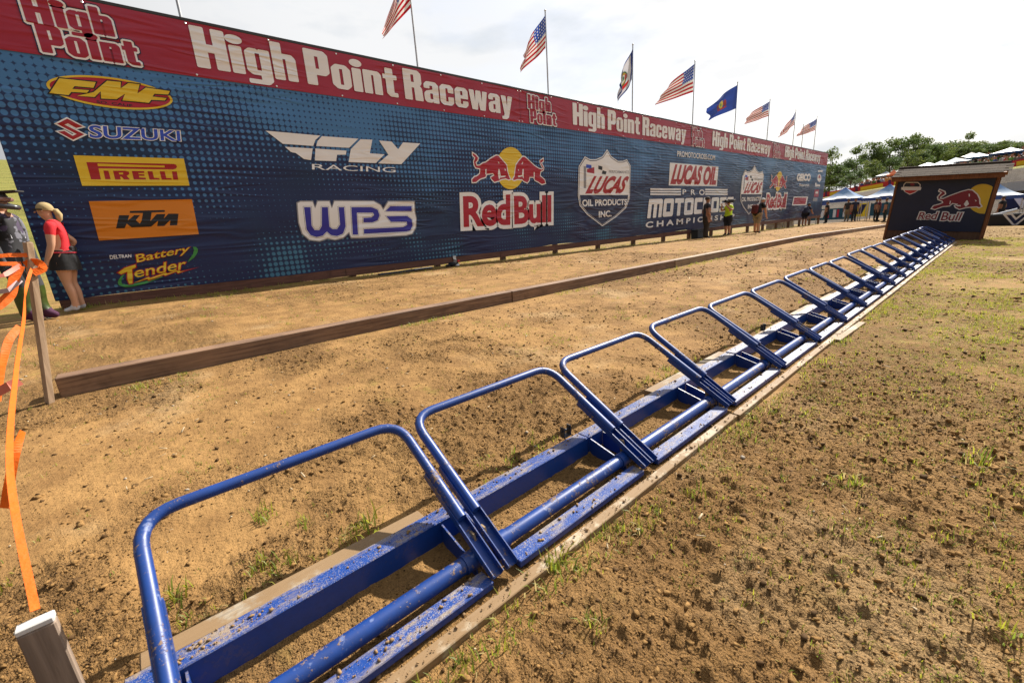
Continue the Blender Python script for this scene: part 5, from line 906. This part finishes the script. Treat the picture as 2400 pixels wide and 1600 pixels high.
p = gp2(1772, 549, 8.7); r0, hc, ht, fw = person('heavy man in black shirt, khaki shorts and cap leaning forward', p, rad(-25), 1.80, M_(BLK, (.30, .24, .18), BLK, SKIN), {'pel': (-.05, 0, .53, .10), 'wai': (-.02, 0, .61, .105), 'che': (.04, 0, .715, .108), 'nb': (.10, 0, .80), 'ne': (.125, 0, .83), 'h1': (.145, 0, .86), 'h2': (.155, 0, .902), 'h3': (.155, 0, .942), 'shl': (.085, .11, .78), 'shr': (.085, -.11, .78), 'ual': (.10, .14, .70), 'uar': (.10, -.14, .70), 'ell': (.12, .15, .61), 'elr': (.12, -.15, .61), 'fal': (.14, .15, .54), 'far': (.14, -.15, .54), 'wrl': (.17, .14, .47), 'wrr': (.17, -.14, .47), 'hal': (.18, .14, .43), 'har': (.18, -.14, .43)}, 1.12, hair=None)
o = MB(); o.ellip(hc+ht*.025, (.108, .1, .085), 14, 8, None, -.05); o.prism([hc+fw*.08+ht*.03+Vector((0, -.08, 0)), hc+fw*.19+ht*.015+Vector((0, -.05, 0)), hc+fw*.19+ht*.015+Vector((0, .05, 0)), hc+fw*.08+ht*.03+Vector((0, .08, 0))], ht*.012); o.build('cap', fab((.6, .58, .54)), r0, True)
o = MB(); o.box((-.20, 0, 1.22), (.2, .34, .44), Matrix.Rotation(.15, 3, 'Y'), .05); o.build('backpack', fab((.10, .012, .016)), r0)
p = gp2(1884, 529, 9.6); r0, hc, ht, fw = person('person in red and navy stooping at the far end of the wall', p, rad(-15), 1.75, M_((.03, .035, .07), (.025, .03, .05), (.2, .2, .2), SKIN2), {'pel': (-.06, 0, .50), 'wai': (.0, 0, .56), 'che': (.08, 0, .65), 'nb': (.15, 0, .72), 'ne': (.18, 0, .74), 'h1': (.205, 0, .76), 'h2': (.22, 0, .80), 'h3': (.225, 0, .84), 'shl': (.13, .1, .70), 'shr': (.13, -.1, .70), 'ual': (.16, .12, .63), 'uar': (.16, -.12, .63), 'ell': (.19, .13, .56), 'elr': (.19, -.13, .56), 'fal': (.24, .12, .52), 'far': (.24, -.12, .52), 'wrl': (.29, .1, .49), 'wrr': (.29, -.1, .49), 'hal': (.32, .1, .47), 'har': (.32, -.1, .47)}, 1.0, hair=(.04, .03, .02))
o = MB(); o.box((.13, 0, 1.19), (.10, .20, .16), Matrix.Rotation(.7, 3, 'Y'), .03); o.build('red_yoke', fab((.45, .015, .03)), r0)

# ------------------------------------------------------------------ small things along the wall
def put(px, py, name, label, cat, dz=0., rz=0., group=None):
    p = onY(px, py, 10.0); p[2] = b1(p[0], 10.0); return empty(name, (p[0], p[1], p[2]+dz), rz, label, cat, group)
e_ = put(1634, 558, 'equipment_case', 'dark case standing under the wall beside the man in dark trousers', 'case'); MB().box((0, 0, .20), (.62, .36, .40), bev=.03).build('shell', fab((.03, .04, .05)), e_); MB().box((0, 0, .41), (.64, .38, .03), bev=.01).build('lid', fab((.045, .06, .075)), e_); MB().tube([(-.12, -.19, .3), (-.10, -.215, .32), (.10, -.215, .32), (.12, -.19, .3)], .012, 6).build('handle', fab(BLK), e_)
e_ = put(1060, 627, 'gear_bundle', 'black and white gear bundle with a red bit under the wall rail', 'bundle'); V, F = lumps(np.array([(0, 0, .06), (.16, .02, .05), (-.13, .01, .04)]), np.array([.12, .09, .08]), .8, .12); mesh_np('dark_cloth', V, F, fab(BLK), e_, smooth=True); V, F = lumps(np.array([(.12, -.07, .03)]), np.array([.07]), .7, .1); mesh_np('pale_sole', V, F, fab((.6, .6, .6)), e_, smooth=True); V, F = lumps(np.array([(.24, .02, .13)]), np.array([.06]), .9, .1); mesh_np('red_cap', V, F, fab((.6, .03, .02)), e_, smooth=True)
cl = empty('white_rag', (6.87, 10.265, .36), 0, 'white rag hanging over the wall rail above the gear bundle', 'rag'); ribbon('cloth', [(0, 0, .21), (0, -.008, .1), (.01, .0, .0), (-.02, -.01, -.11)], .10, [0, .1, .2, .3], m_white, cl, 14)
e_ = put(955, 641, 'flat_board', 'dark flat board lying at the foot of the wall', 'board', rz=.02); MB().box((0, .05, .02), (1.5, .12, .04), bev=.004).build('board', fab((.03, .035, .05)), e_); MB().box((.45, -.02, .045), (.5, .1, .012)).build('pale_strip', fab((.45, .48, .52)), e_)
m_blk = mk('concrete', (.33, .31, .29), .9, var=.3, vs=8)
for k, px in enumerate((1808, 1820, 1833, 1846)):
    p = onY(px, 526, 11.0); e_ = empty('concrete_block', (p[0], 11.0, b1(p[0], 11.0)), random.uniform(-.1, .1), ['grey concrete block behind the wall posts, first of four from the left', 'grey concrete block behind the wall posts, second of four', 'grey concrete block behind the wall posts, third of four', 'grey concrete block behind the wall posts, last of four'][k], 'concrete block', 'concrete blocks behind the wall'); o = MB(); o.box((0, 0, .14), (1.0, .4, .28), bev=.02); o.box((0, 0, .43), (.96, .38, .28), bev=.02); o.build('block', m_blk, e_)
bl_ = (-1.10, 9.48); e_ = empty('water_bottle', (*bl_, b1(*bl_)), 0, 'clear water bottle with blue label standing by the farther stake', 'bottle'); pet = mk('clear_plastic', (.75, .8, .82), .15, trans=.6); o = MB(); o.tube([(0, 0, 0), (0, 0, .02), (0, 0, .17), (0, 0, .22), (0, 0, .24)], [.03, .036, .036, .018, .014], 12); o.build('bottle_body', pet, e_, True); MB().tube([(0, 0, .06), (0, 0, .13)], .0365, 12).build('label_band', fab((.03, .06, .3)), e_, True); MB().tube([(0, 0, .24), (0, 0, .262)], .017, 10).build('cap', fab((.05, .35, .08)), e_, True)
# ------------------------------------------------------------------ canopy tents at the end of the straight
m_can, t, b = mat0('canopy_blue'); P = t.obj(); X, Y, Z = t.xyz(P)
c = t.mix(t.ss(t.noise(P, .9, 3), .3, .7), (.10, .23, .50), (.22, .38, .62)); c = t.mix(t.ss(Z, 2.55, 2.8), c, (.05, .12, .42)); t.put(b.inputs['Base Color'], c); b.inputs['Roughness'].default_value = .5
tr = t.node('ShaderNodeBsdfTranslucent'); t.put(tr.inputs[0], c); ms = t.node('ShaderNodeMixShader'); ms.inputs[0].default_value = .4; t.t.links.new(b.outputs[0], ms.inputs[1]); t.t.links.new(tr.outputs[0], ms.inputs[2])
for nd_ in t.t.nodes:
    if nd_.type == 'OUTPUT_MATERIAL': t.t.links.new(ms.outputs[0], nd_.inputs[0])
m_val = mk('canopy_valance', (.03, .09, .36), .5); m_leg = mk('tent_leg', (.55, .55, .54), .4, .6)
def tent(loc, rz, label, w=2.86, cm=None, vm=None, eave=1.9, peak=2.85, group='blue canopy tents at the far end', logo=True, cat='tent'):
    e_ = empty('canopy_tent', loc, rz, label, cat, group); h = w/2; cm = cm or m_can; vm = vm or m_val
    n = 8; V = []; F_ = []
    for sx, sy, tx, ty in ((-1, -1, 1, 0), (1, -1, 0, 1), (1, 1, -1, 0), (-1, 1, 0, -1)):
        for i in range(n+1):
            s_ = i/n; r_ = 1-s_; z = eave+(peak-eave)*(s_**1.45)
            for j in range(n+1):
                q = j/n*2; V.append(((sx+tx*q)*h*r_, (sy+ty*q)*h*r_, z-.05*math.sin(math.pi*j/n)*r_))
        b_ = len(V)-(n+1)**2
        for i in range(n):
            for j in range(n): F_.append((b_+i*(n+1)+j, b_+i*(n+1)+j+1, b_+(i+1)*(n+1)+j+1, b_+(i+1)*(n+1)+j))
    mesh_np('canopy', V, F_, cm, e_, smooth=True); o = MB()
    for sx, sy in ((0, -1), (0, 1), (-1, 0), (1, 0)): o.box((sx*h, sy*h, eave-.12), (.012 if sx else w, .012 if sy else w, .24))
    o.build('valance', vm, e_)
    for sx in (-1, 1):
        for sy in (-1, 1): MB().box((sx*(h-.05), sy*(h-.05), eave/2-.03), (.05, .05, eave+.06)).build('leg', m_leg, e_)
    if logo:
        o = MB(); s0, s1 = .12, .42
        o.add([(-h-.0*1, .5, 0)]*0, []) if False else None
        P_ = [(-(1-s_)*h-.012, y_*(1-s_)*h, eave+(peak-eave)*(s_**1.45)+.012) for s_, y_ in ((.10, -.45), (.10, .45), (.34, .30), (.34, -.30))]; o.add(P_, [(0, 1, 2, 3)]); o.build('printed_mark', fab((.75, .70, .72)), e_)
    return e_
for k, (yl, lab) in enumerate(((14.2, 'blue canopy tent mostly hidden behind the far end of the wall'), (11.3, 'blue canopy tent nearest the far end of the sponsor wall'), (8.4, 'blue canopy tent beside the left edge of the dark shed'), (2.6, 'blue canopy tent half hidden by the right edge of the dark shed'), (-.3, 'blue canopy tent at the right edge of the picture'))):
    cx_, cy_ = 46.9, yl-1.45; tent((cx_, cy_, b1(cx_, cy_)), 0, lab)
# people under the tents
cols = [(BLK, (.02, .02, .025)), ((.03, .032, .035), (.30, .24, .16)), ((.02, .03, .07), (.02, .02, .03)), ((.14, .02, .03), BLK), ((.015, .05, .06), (.015, .03, .035)), ((.03, .03, .03), (.05, .05, .05))]
labs = ['dark clothed person under the first tent, near its left leg', 'person in dark shirt and tan trousers under the first tent', 'person in navy at the right leg of the first tent', 'person in dark red shirt under the second tent', 'person in dark teal standing just left of the shed', 'person in charcoal behind the one in dark red']
for (px, X_), (sh_, pa_), lb in zip(((1937, 44.6), (1985, 44.9), (2001, 44.5), (2057, 44.5), (2074, 44.2), (2050, 45.2)), cols, labs):
    r = ray(px, 505); Y_ = r[1]*X_/r[0]; person(lb, (X_, Y_, b1(X_, Y_)), random.uniform(0, 6), random.uniform(1.7, 1.85), M_(sh_, pa_, BLK, SKIN2, long_leg=True), group='people under the tents', sub=1, thick=1.1)
p = onX(2345, 500, 45.0); person('person in black under the tent right of the shed', (45., p[1], b1(45., p[1])), 1., 1.8, M_(BLK, BLK, BLK, SKIN2, long_leg=True), group='people under the tents', sub=1, thick=1.15)
# fence banners behind the tents
m_teal = fab((.02, .085, .13)); m_fpost = wood('fence_post', (.25, .18, .11), (.38, .28, .17), 2)
def fbanner(x_, y0, y1, zb, zt, mt, label, marks=(), cat='banner', group='advertising banners on the far fence', rot=0):
    zg = b1(x_, (y0+y1)/2); e_ = empty('fence_banner', (x_, (y0+y1)/2, zg), 0, label, cat, group); w = abs(y1-y0)
    MB().box((0, 0, (zb+zt)/2), (.02, w, zt-zb)).build('sheet', mt, e_)
    for s_ in (-1, 1): MB().box((.05, s_*(w/2-.04), zt/2), (.07, .07, zt+.12)).build('post', m_fpost, e_)
    for (a0, b0, a1, b1_, m_, sk) in marks:
        o = MB(); o.prism([(-.014, w/2-a0*w, zb+b0*(zt-zb)), (-.014, w/2-a1*w, zb+b0*(zt-zb)), (-.014, w/2-(a1+sk)*w, zb+b1_*(zt-zb)), (-.014, w/2-(a0+sk)*w, zb+b1_*(zt-zb))], (-.006, 0, 0)); o.build('printed_mark', m_, e_)
    return e_
fW, fR, fY, fO, fN = fab((.7, .7, .72)), fab((.5, .03, .05)), fab((.8, .6, .03)), fab((.72, .16, .02)), fab((.012, .02, .07))
fbanner(50, 13.4, 9.6, .35, 1.35, m_teal, 'teal banner with red and white marks behind the first tent', [(.30, .2, .38, .9, fW, .05), (.42, .15, .50, .5, fR, 0), (.58, .2, .64, .9, fW, 0), (.66, .2, .70, .9, fR, 0), (.78, .2, .82, .9, fW, 0), (.84, .4, .97, .6, fR, .0)])
fbanner(49.9, 9.5, 8.6, .3, 1.45, fY, 'narrow yellow banner between two teal ones', [(.1, .2, .5, .9, fN, .3)])
fbanner(50, 8.5, 6.9, .35, 1.4, m_teal, 'small teal banner with a white bar', [(.25, .15, .4, .95, fW, 0), (.6, .15, .7, .5, fR, 0)])
fbanner(49.9, 6.8, 5.9, .35, 1.45, fO, 'plain orange banner left of the shed', [])
fbanner(49.6, 2.7, 1.6, .9, 2.0, fY, 'yellow and red banner right of the shed', [(.1, .15, .9, .4, fR, 0), (.2, .6, .8, .8, fR, 0)])
e_ = fbanner(49, .6, -4.5, .9, 2.0, fN, 'navy banner with white letters under the right tent', [])
l = Logo((48.97, 0, 0), (0, -1, 0), (0, 0, 1), (-1, 0, 0)); zz = b1(49, -2); l.text('WES', [(-.25, zz+1.9), (3.6, zz+1.9), (3.6, zz+1.0), (-.25, zz+1.0)], fW, 1, .05, px=False); lo = l.build(e_, 'white capital letters', -e_.location, 'lettering')
bk = empty('track_bale', (39.0, -1.6, b1(39, -1.6)), 0, 'black padded barrier block with white letters at the right edge', 'barrier'); MB().box((0, 0, .36), (.6, 5.2, .72), bev=.08).build('pad', fab((.02, .02, .022)), bk)
l = Logo((38.69, 0, 0), (0, -1, 0), (0, 0, 1), (-1, 0, 0)); zz = b1(39, -1.6); l.text('WPS', [(-.3, zz+.66), (2.4, zz+.66), (2.4, zz+.12), (-.3, zz+.12)], fW, 0, .09, px=False); l.text('WPS', [(-.3, zz+.66), (2.4, zz+.66), (2.4, zz+.12), (-.3, zz+.12)], fN, 1.5, .015, px=False); l.build(bk, 'white rimmed navy letters', -bk.location, 'lettering')
hs = empty('white_hose', (40.2, 1.9, b1(40.2, 1.9)), 0, 'white and blue curved tube rising behind the shed to the right', 'tube'); MB().tube([(0, 1.2, .35), (0, .3, .34), (0, -.5, .42), (0, -1.3, .62), (0, -2.0, .85)], .09, 10).build('tube', fab((.72, .75, .8)), hs, True); MB().tube([(0.02, 1.2, .5), (0.02, .3, .5), (0.02, -.5, .56)], .05, 8).build('blue_tube', fab((.04, .12, .45)), hs, True)
for yy in (1.0, -.4): MB().box((0, yy, .14), (.12, .12, .30)).build('support', fab(BLK), hs)
e_ = empty('tarp_barrier', (72, -4, b1(72, -4)), 0, 'long white tarp barrier on the dirt bank at right', 'barrier'); o = MB()
for k in range(8): 
    y0 = 3-k*2.0; MB().box((0, y0-1+4, b1(72, y0-1)-b1(72, -4)+.45), (.05, 1.98, 1.0)).build('panel', fab((.62, .62, .66)), e_)
# red and yellow barrier banners on the hillside
m_byel = mk('barrier_yellow', (.85, .50, .02), .5, var=.1); m_bred = mk('barrier_red', (.55, .015, .04), .5); m_bnavy = mk('barrier_navy', (.10, .01, .09), .5)
bwords = ['hidden end beside the sponsor wall', 'first panel right of the wall end', 'second panel right of the wall end', 'third panel, above the first tent', 'fourth panel, above the second tent', 'last panel left of the shed', 'behind the shed roof', 'right of the shed roof', 'second right of the shed roof', 'at the right picture edge', 'beyond the picture edge', 'outermost right']
k = 0; y = 27.0
while y > -14:
    if not (2.6 < y < 6.5):
        zz = b1(95, y-2); tilt = math.atan2(b1(95, y-4.2)-b1(95, y), 4.2); e_ = empty('barrier_banner', (95, y-2.1, zz), 0, 'red and yellow barrier banner on the hillside, %s' % bwords[k], 'banner', 'spectator barrier banners'); Rt = Matrix.Rotation(-tilt, 3, 'X')
        MB().box((0, 0, .52), (.03, 4.22, 1.0), Rt).build('sheet', m_bred, e_); MB().box((-.022, 0, .52), (.012, 2.9, .62), Rt).build('yellow_panel', m_byel, e_); MB().box((-.022, 2.0, .52), (.012, .35, .9), Rt).build('end_panel', m_bnavy, e_)
        for s_ in (-1, 1): MB().box((.04, s_*1.9, .45-s_*1.9*math.tan(tilt)), (.06, .06, 1.3)).build('post', m_fpost, e_)
    y -= 4.25; k += 1
# crowd on the slope
cm_ = [fab(c_) for c_ in ((.02, .02, .025), (.55, .55, .56), (.30, .03, .04), (.05, .08, .25), (.25, .22, .18), (.10, .28, .06), (.45, .30, .08), (.12, .12, .13), (.40, .45, .60))]; sk_ = SKIN2
V, F_, FMs = [], [], []
def mini(x_, y_, z_, s_, a):
    c_, si = math.cos(a), math.sin(a); top = RNG.integers(0, 9); bot = RNG.integers(0, 9)
    secs = [((0, .10, .0), .07, bot), ((0, .10, .42), .085, bot), ((0, 0, .45), (.14, .2), top), ((0, 0, .66), (.15, .22), top), ((0, 0, .80), (.1, .19), top), ((0, 0, .83), (.06, .06), 9), ((0, 0, .90), (.085, .085), 9), ((0, 0, .98), (.07, .07), 9)]
    def ring(c0, r, n=6):
        rx_, ry_ = (r, r) if not isinstance(r, tuple) else r; b_ = len(V)
        for i in range(n):
            t_ = 2*math.pi*i/n; px_, py_ = c0[0]+rx_*math.cos(t_), c0[1]+ry_*math.sin(t_); V.append((x_+(px_*c_-py_*si)*s_, y_+(px_*si+py_*c_)*s_, z_+c0[2]*s_))
        return b_
    def skin_(a0, b0, m_, n=6):
        for i in range(n): F_.append((a0+i, a0+(i+1) % n, b0+(i+1) % n, b0+i)); FMs.append(m_)
    for sy in (-1, 1): r0 = ring((0, sy*.1, 0), .07); r1 = ring((0, sy*.09, .48*1), .09); skin_(r0, r1, bot)
    prev = None
    for c0, r, m_ in secs[2:]:
        q = ring(c0, r)
        if prev is not None: skin_(prev, q, m_)
        prev = q
    F_.append(tuple(prev+i for i in range(6))); FMs.append(9)
    for sy in (-1, 1): r0 = ring((0, sy*.23, .78), .05); r1 = ring((.06, sy*.27, .46), .04); skin_(r0, r1, 9 if RNG.random() < .5 else top)
for k in range(420):
    left = k < 230
    y_ = RNG.uniform(6, 19) if left else RNG.uniform(-9, 6.5); x_ = RNG.uniform(96.5, 108) if left else 97+28*RNG.random()**1.3
    if left and y_ > 15 and RNG.random() < .5: continue
    mini(x_, y_, b1(x_, y_)-.03, RNG.uniform(1.6, 1.9), RNG.uniform(0, 6.28))
cr = mesh_np('crowd', np.array(V), F_, cm_+[sk_], fmat=FMs); tag(cr, 'crowd of spectators massed on the hillside behind the barrier', 'crowd', kind='stuff')
# hillside canopies
W1 = mk('white_canopy', (.15, .19, .26), .5); W2 = mk('peach_canopy', (.22, .18, .14), .5); B1_ = mk('sky_canopy', (.06, .15, .32), .5); T1 = mk('teal_canopy', (.04, .13, .24), .5); D1 = mk('deep_canopy', (.02, .07, .24), .5); O1 = mk('orange_canopy', (.80, .20, .06), .5)
for px, X_, w, cm1, vm1, lab in ((2176, 104, 4.2, W1, W1, 'white canopy on the hillside above the shed roof, leftmost'), (2206, 100, 3.2, B1_, D1, 'light blue canopy low above the shed roof'), (2238, 103, 3.2, T1, W1, 'pale teal canopy right of the white one on the hillside'), (2272, 116, 3.0, W2, W2, 'peach coloured canopy highest on the hillside'), (2290, 106, 3.0, T1, T1, 'teal blue canopy above the right part of the shed roof'), (2362, 103, 3.6, D1, D1, 'deep blue canopy at the right end of the hillside'), (2098, 99, 1.6, O1, O1, 'small orange canopy left of the shed roof'), (2080, 102, 2.2, W1, W1, 'small white canopy beside the orange one')):
    r = ray(px, 380); Y_ = r[1]*X_/r[0]; tent((X_, Y_, b1(X_, Y_)), random.uniform(-.3, .3), lab, w, cm1, vm1, 1.9, 2.6, 'canopies on the hillside', False, 'canopy')

# ------------------------------------------------------------------ trees
m_leaf = []
for i, (c1, c2) in enumerate((((.066, .105, .030), (.175, .225, .055)), ((.055, .095, .034), (.135, .19, .05)), ((.08, .115, .030), (.20, .235, .055)))):
    m, t, b = mat0('foliage_%d' % i); P = t.obj(); c = t.mix(t.ss(t.noise(P, 1.1, 4), .35, .65), c1, c2); t.put(b.inputs['Base Color'], c); b.inputs['Roughness'].default_value = .7; tr = t.node('ShaderNodeBsdfTranslucent'); t.put(tr.inputs[0], c)
    ms = t.node('ShaderNodeMixShader'); ms.inputs[0].default_value = .35; t.t.links.new(b.outputs[0], ms.inputs[1]); t.t.links.new(tr.outputs[0], ms.inputs[2])
    for nd_ in t.t.nodes:
        if nd_.type == 'OUTPUT_MATERIAL': t.t.links.new(ms.outputs[0], nd_.inputs[0])
    m_leaf.append(m)
m_bark = wood('bark', (.07, .055, .04), (.13, .10, .075), 2)
def tree_proto(i, tall, wide, nl, n):
    """unit tree of height 1: trunk with limbs, crown of leaf clumps"""
    rg = np.random.default_rng(100+i); tr = MB(); tr.tube([(0, 0, -.02), (.01, 0, .2), (-.01, .01, .5), (.01, 0, .8)], [.022, .017, .012, .004], 7); L = []
    for k in range(nl):
        a = rg.uniform(0, 6.28); zc = rg.uniform(.3, .88); rr = wide*(1-((zc-.55)/.5)**2*.7)*rg.uniform(.35, 1); c_ = np.array([math.cos(a)*rr, math.sin(a)*rr, zc]); L.append((c_, rg.uniform(.08, .17)))
        tr.tube([(0, 0, zc*.6), (c_[0]*.5, c_[1]*.5, zc*.85), tuple(c_)], [.009, .006, .002], 5)
    L.append((np.array([0, 0, .88]), .12)); trunk = tr.build('trunk', m_bark, None, True)
    C_ = []; 
    for c_, r_ in L:
        m = int(n/len(L)); d = rg.normal(0, 1, (m, 3)); d /= np.linalg.norm(d, axis=1)[:, None]; C_.append(c_+d*r_*rg.uniform(.45, 1.12, (m, 1))*np.array([1.15, 1.15, .8]))
    C_ = np.concatenate(C_); m = len(C_); s_ = rg.uniform(.010, .028, m); ax = rg.normal(0, 1, (m, 3)); ax /= np.linalg.norm(ax, axis=1)[:, None]; bx = np.cross(ax, rg.normal(0, 1, (m, 3))); bx /= np.linalg.norm(bx, axis=1)[:, None]; sa, sb = ax*s_[:, None], bx*(s_*.7)[:, None]
    V = np.stack([C_-sa-sb*.4, C_+sb, C_+sa+sb*.3, C_-sb], 1).reshape(-1, 3); crown = mesh_np('crown', V, (np.arange(4)[None]+np.arange(m)[:, None]*4), m_leaf[i % 3]); return trunk, crown
PROT = [tree_proto(0, 1, .34, 13, 2600), tree_proto(1, 1, .28, 12, 2400), tree_proto(2, 1, .42, 15, 2800), tree_proto(3, 1, .24, 9, 1500), tree_proto(4, 1, .46, 14, 2600)]
used = [False]*5
def tree(px, top, X_, pi, label, w=1.0, group='trees behind the crowd'):
    r = ray(px, 400); Y_ = r[1]*X_/r[0]; zg = b1(X_, Y_); zt = onX(px, top, X_)[2]; H_ = max(zt-zg, 2.0); e_ = empty('tree', (X_, Y_, zg), 0, label, 'tree', group); rz = random.uniform(0, 6.28)
    for o in PROT[pi]:
        if used[pi]: o = o.copy(); COL.objects.link(o)
        o.parent = e_; o.scale = (H_*w, H_*w, H_); o.rotation_euler = (0, 0, rz)
    used[pi] = True
GL_ = 'leafy green tree in the wooded slope behind the crowd'
TL = [(1948, 343, 112, 3, .8), (1938, 392, 108, 2, 1.), (1966, 384, 110, 4, 1.), (1990, 368, 114, 1, 1.0), (2008, 338, 122, 3, .9), (2032, 330, 128, 0, .75), (2058, 341, 130, 1, .9), (2080, 322, 135, 3, 1.1), (2108, 320, 140, 1, .9), (2134, 312, 142, 0, .8), (2150, 320, 146, 3, 1.2), (2170, 336, 150, 4, .9), (2020, 395, 108, 4, 1.1), (2050, 372, 118, 2, 1.), (2085, 368, 120, 4, 1.), (2125, 352, 128, 2, 1.), (2160, 350, 132, 4, 1.1), (2192, 338, 165, 0, 1.0), (2218, 330, 190, 4, 1.1), (2232, 345, 170, 2, 1.2), (2270, 345, 175, 4, 1.3), (2300, 336, 200, 2, 1.2), (2330, 333, 205, 4, 1.3), (2352, 331, 210, 0, 1.2), (2378, 333, 205, 2, 1.2), (2400, 331, 200, 4, 1.2), (2425, 330, 200, 2, 1.2), (1918, 360, 118, 2, 1.)]
TL += [(2180+i*13+random.uniform(-4, 4), 334+random.uniform(-5, 6), 165+random.uniform(0, 45), random.choice([0, 2, 4, 1]), random.uniform(1.2, 1.6)) for i in range(19)]
for px, tp_, X_, pi, w in TL: tree(px, tp_, X_, pi, GL_, w)
tree(2258, 309, 180, 3, 'tallest round topped tree standing above the right wood line', .8, None)
for px, tp_, X_, lab in ((1998, 405, 102, 'rounded dark bush at the left end of the crowd'), (1945, 432, 104, 'low yellow green bush beside the end of the wall')): tree(px, tp_, X_, 4 if X_ == 102 else 2, lab, 1.4, None)
for i, u_ in enumerate(used):
    if not u_:
        for o in PROT[i]: bpy.data.objects.remove(o)
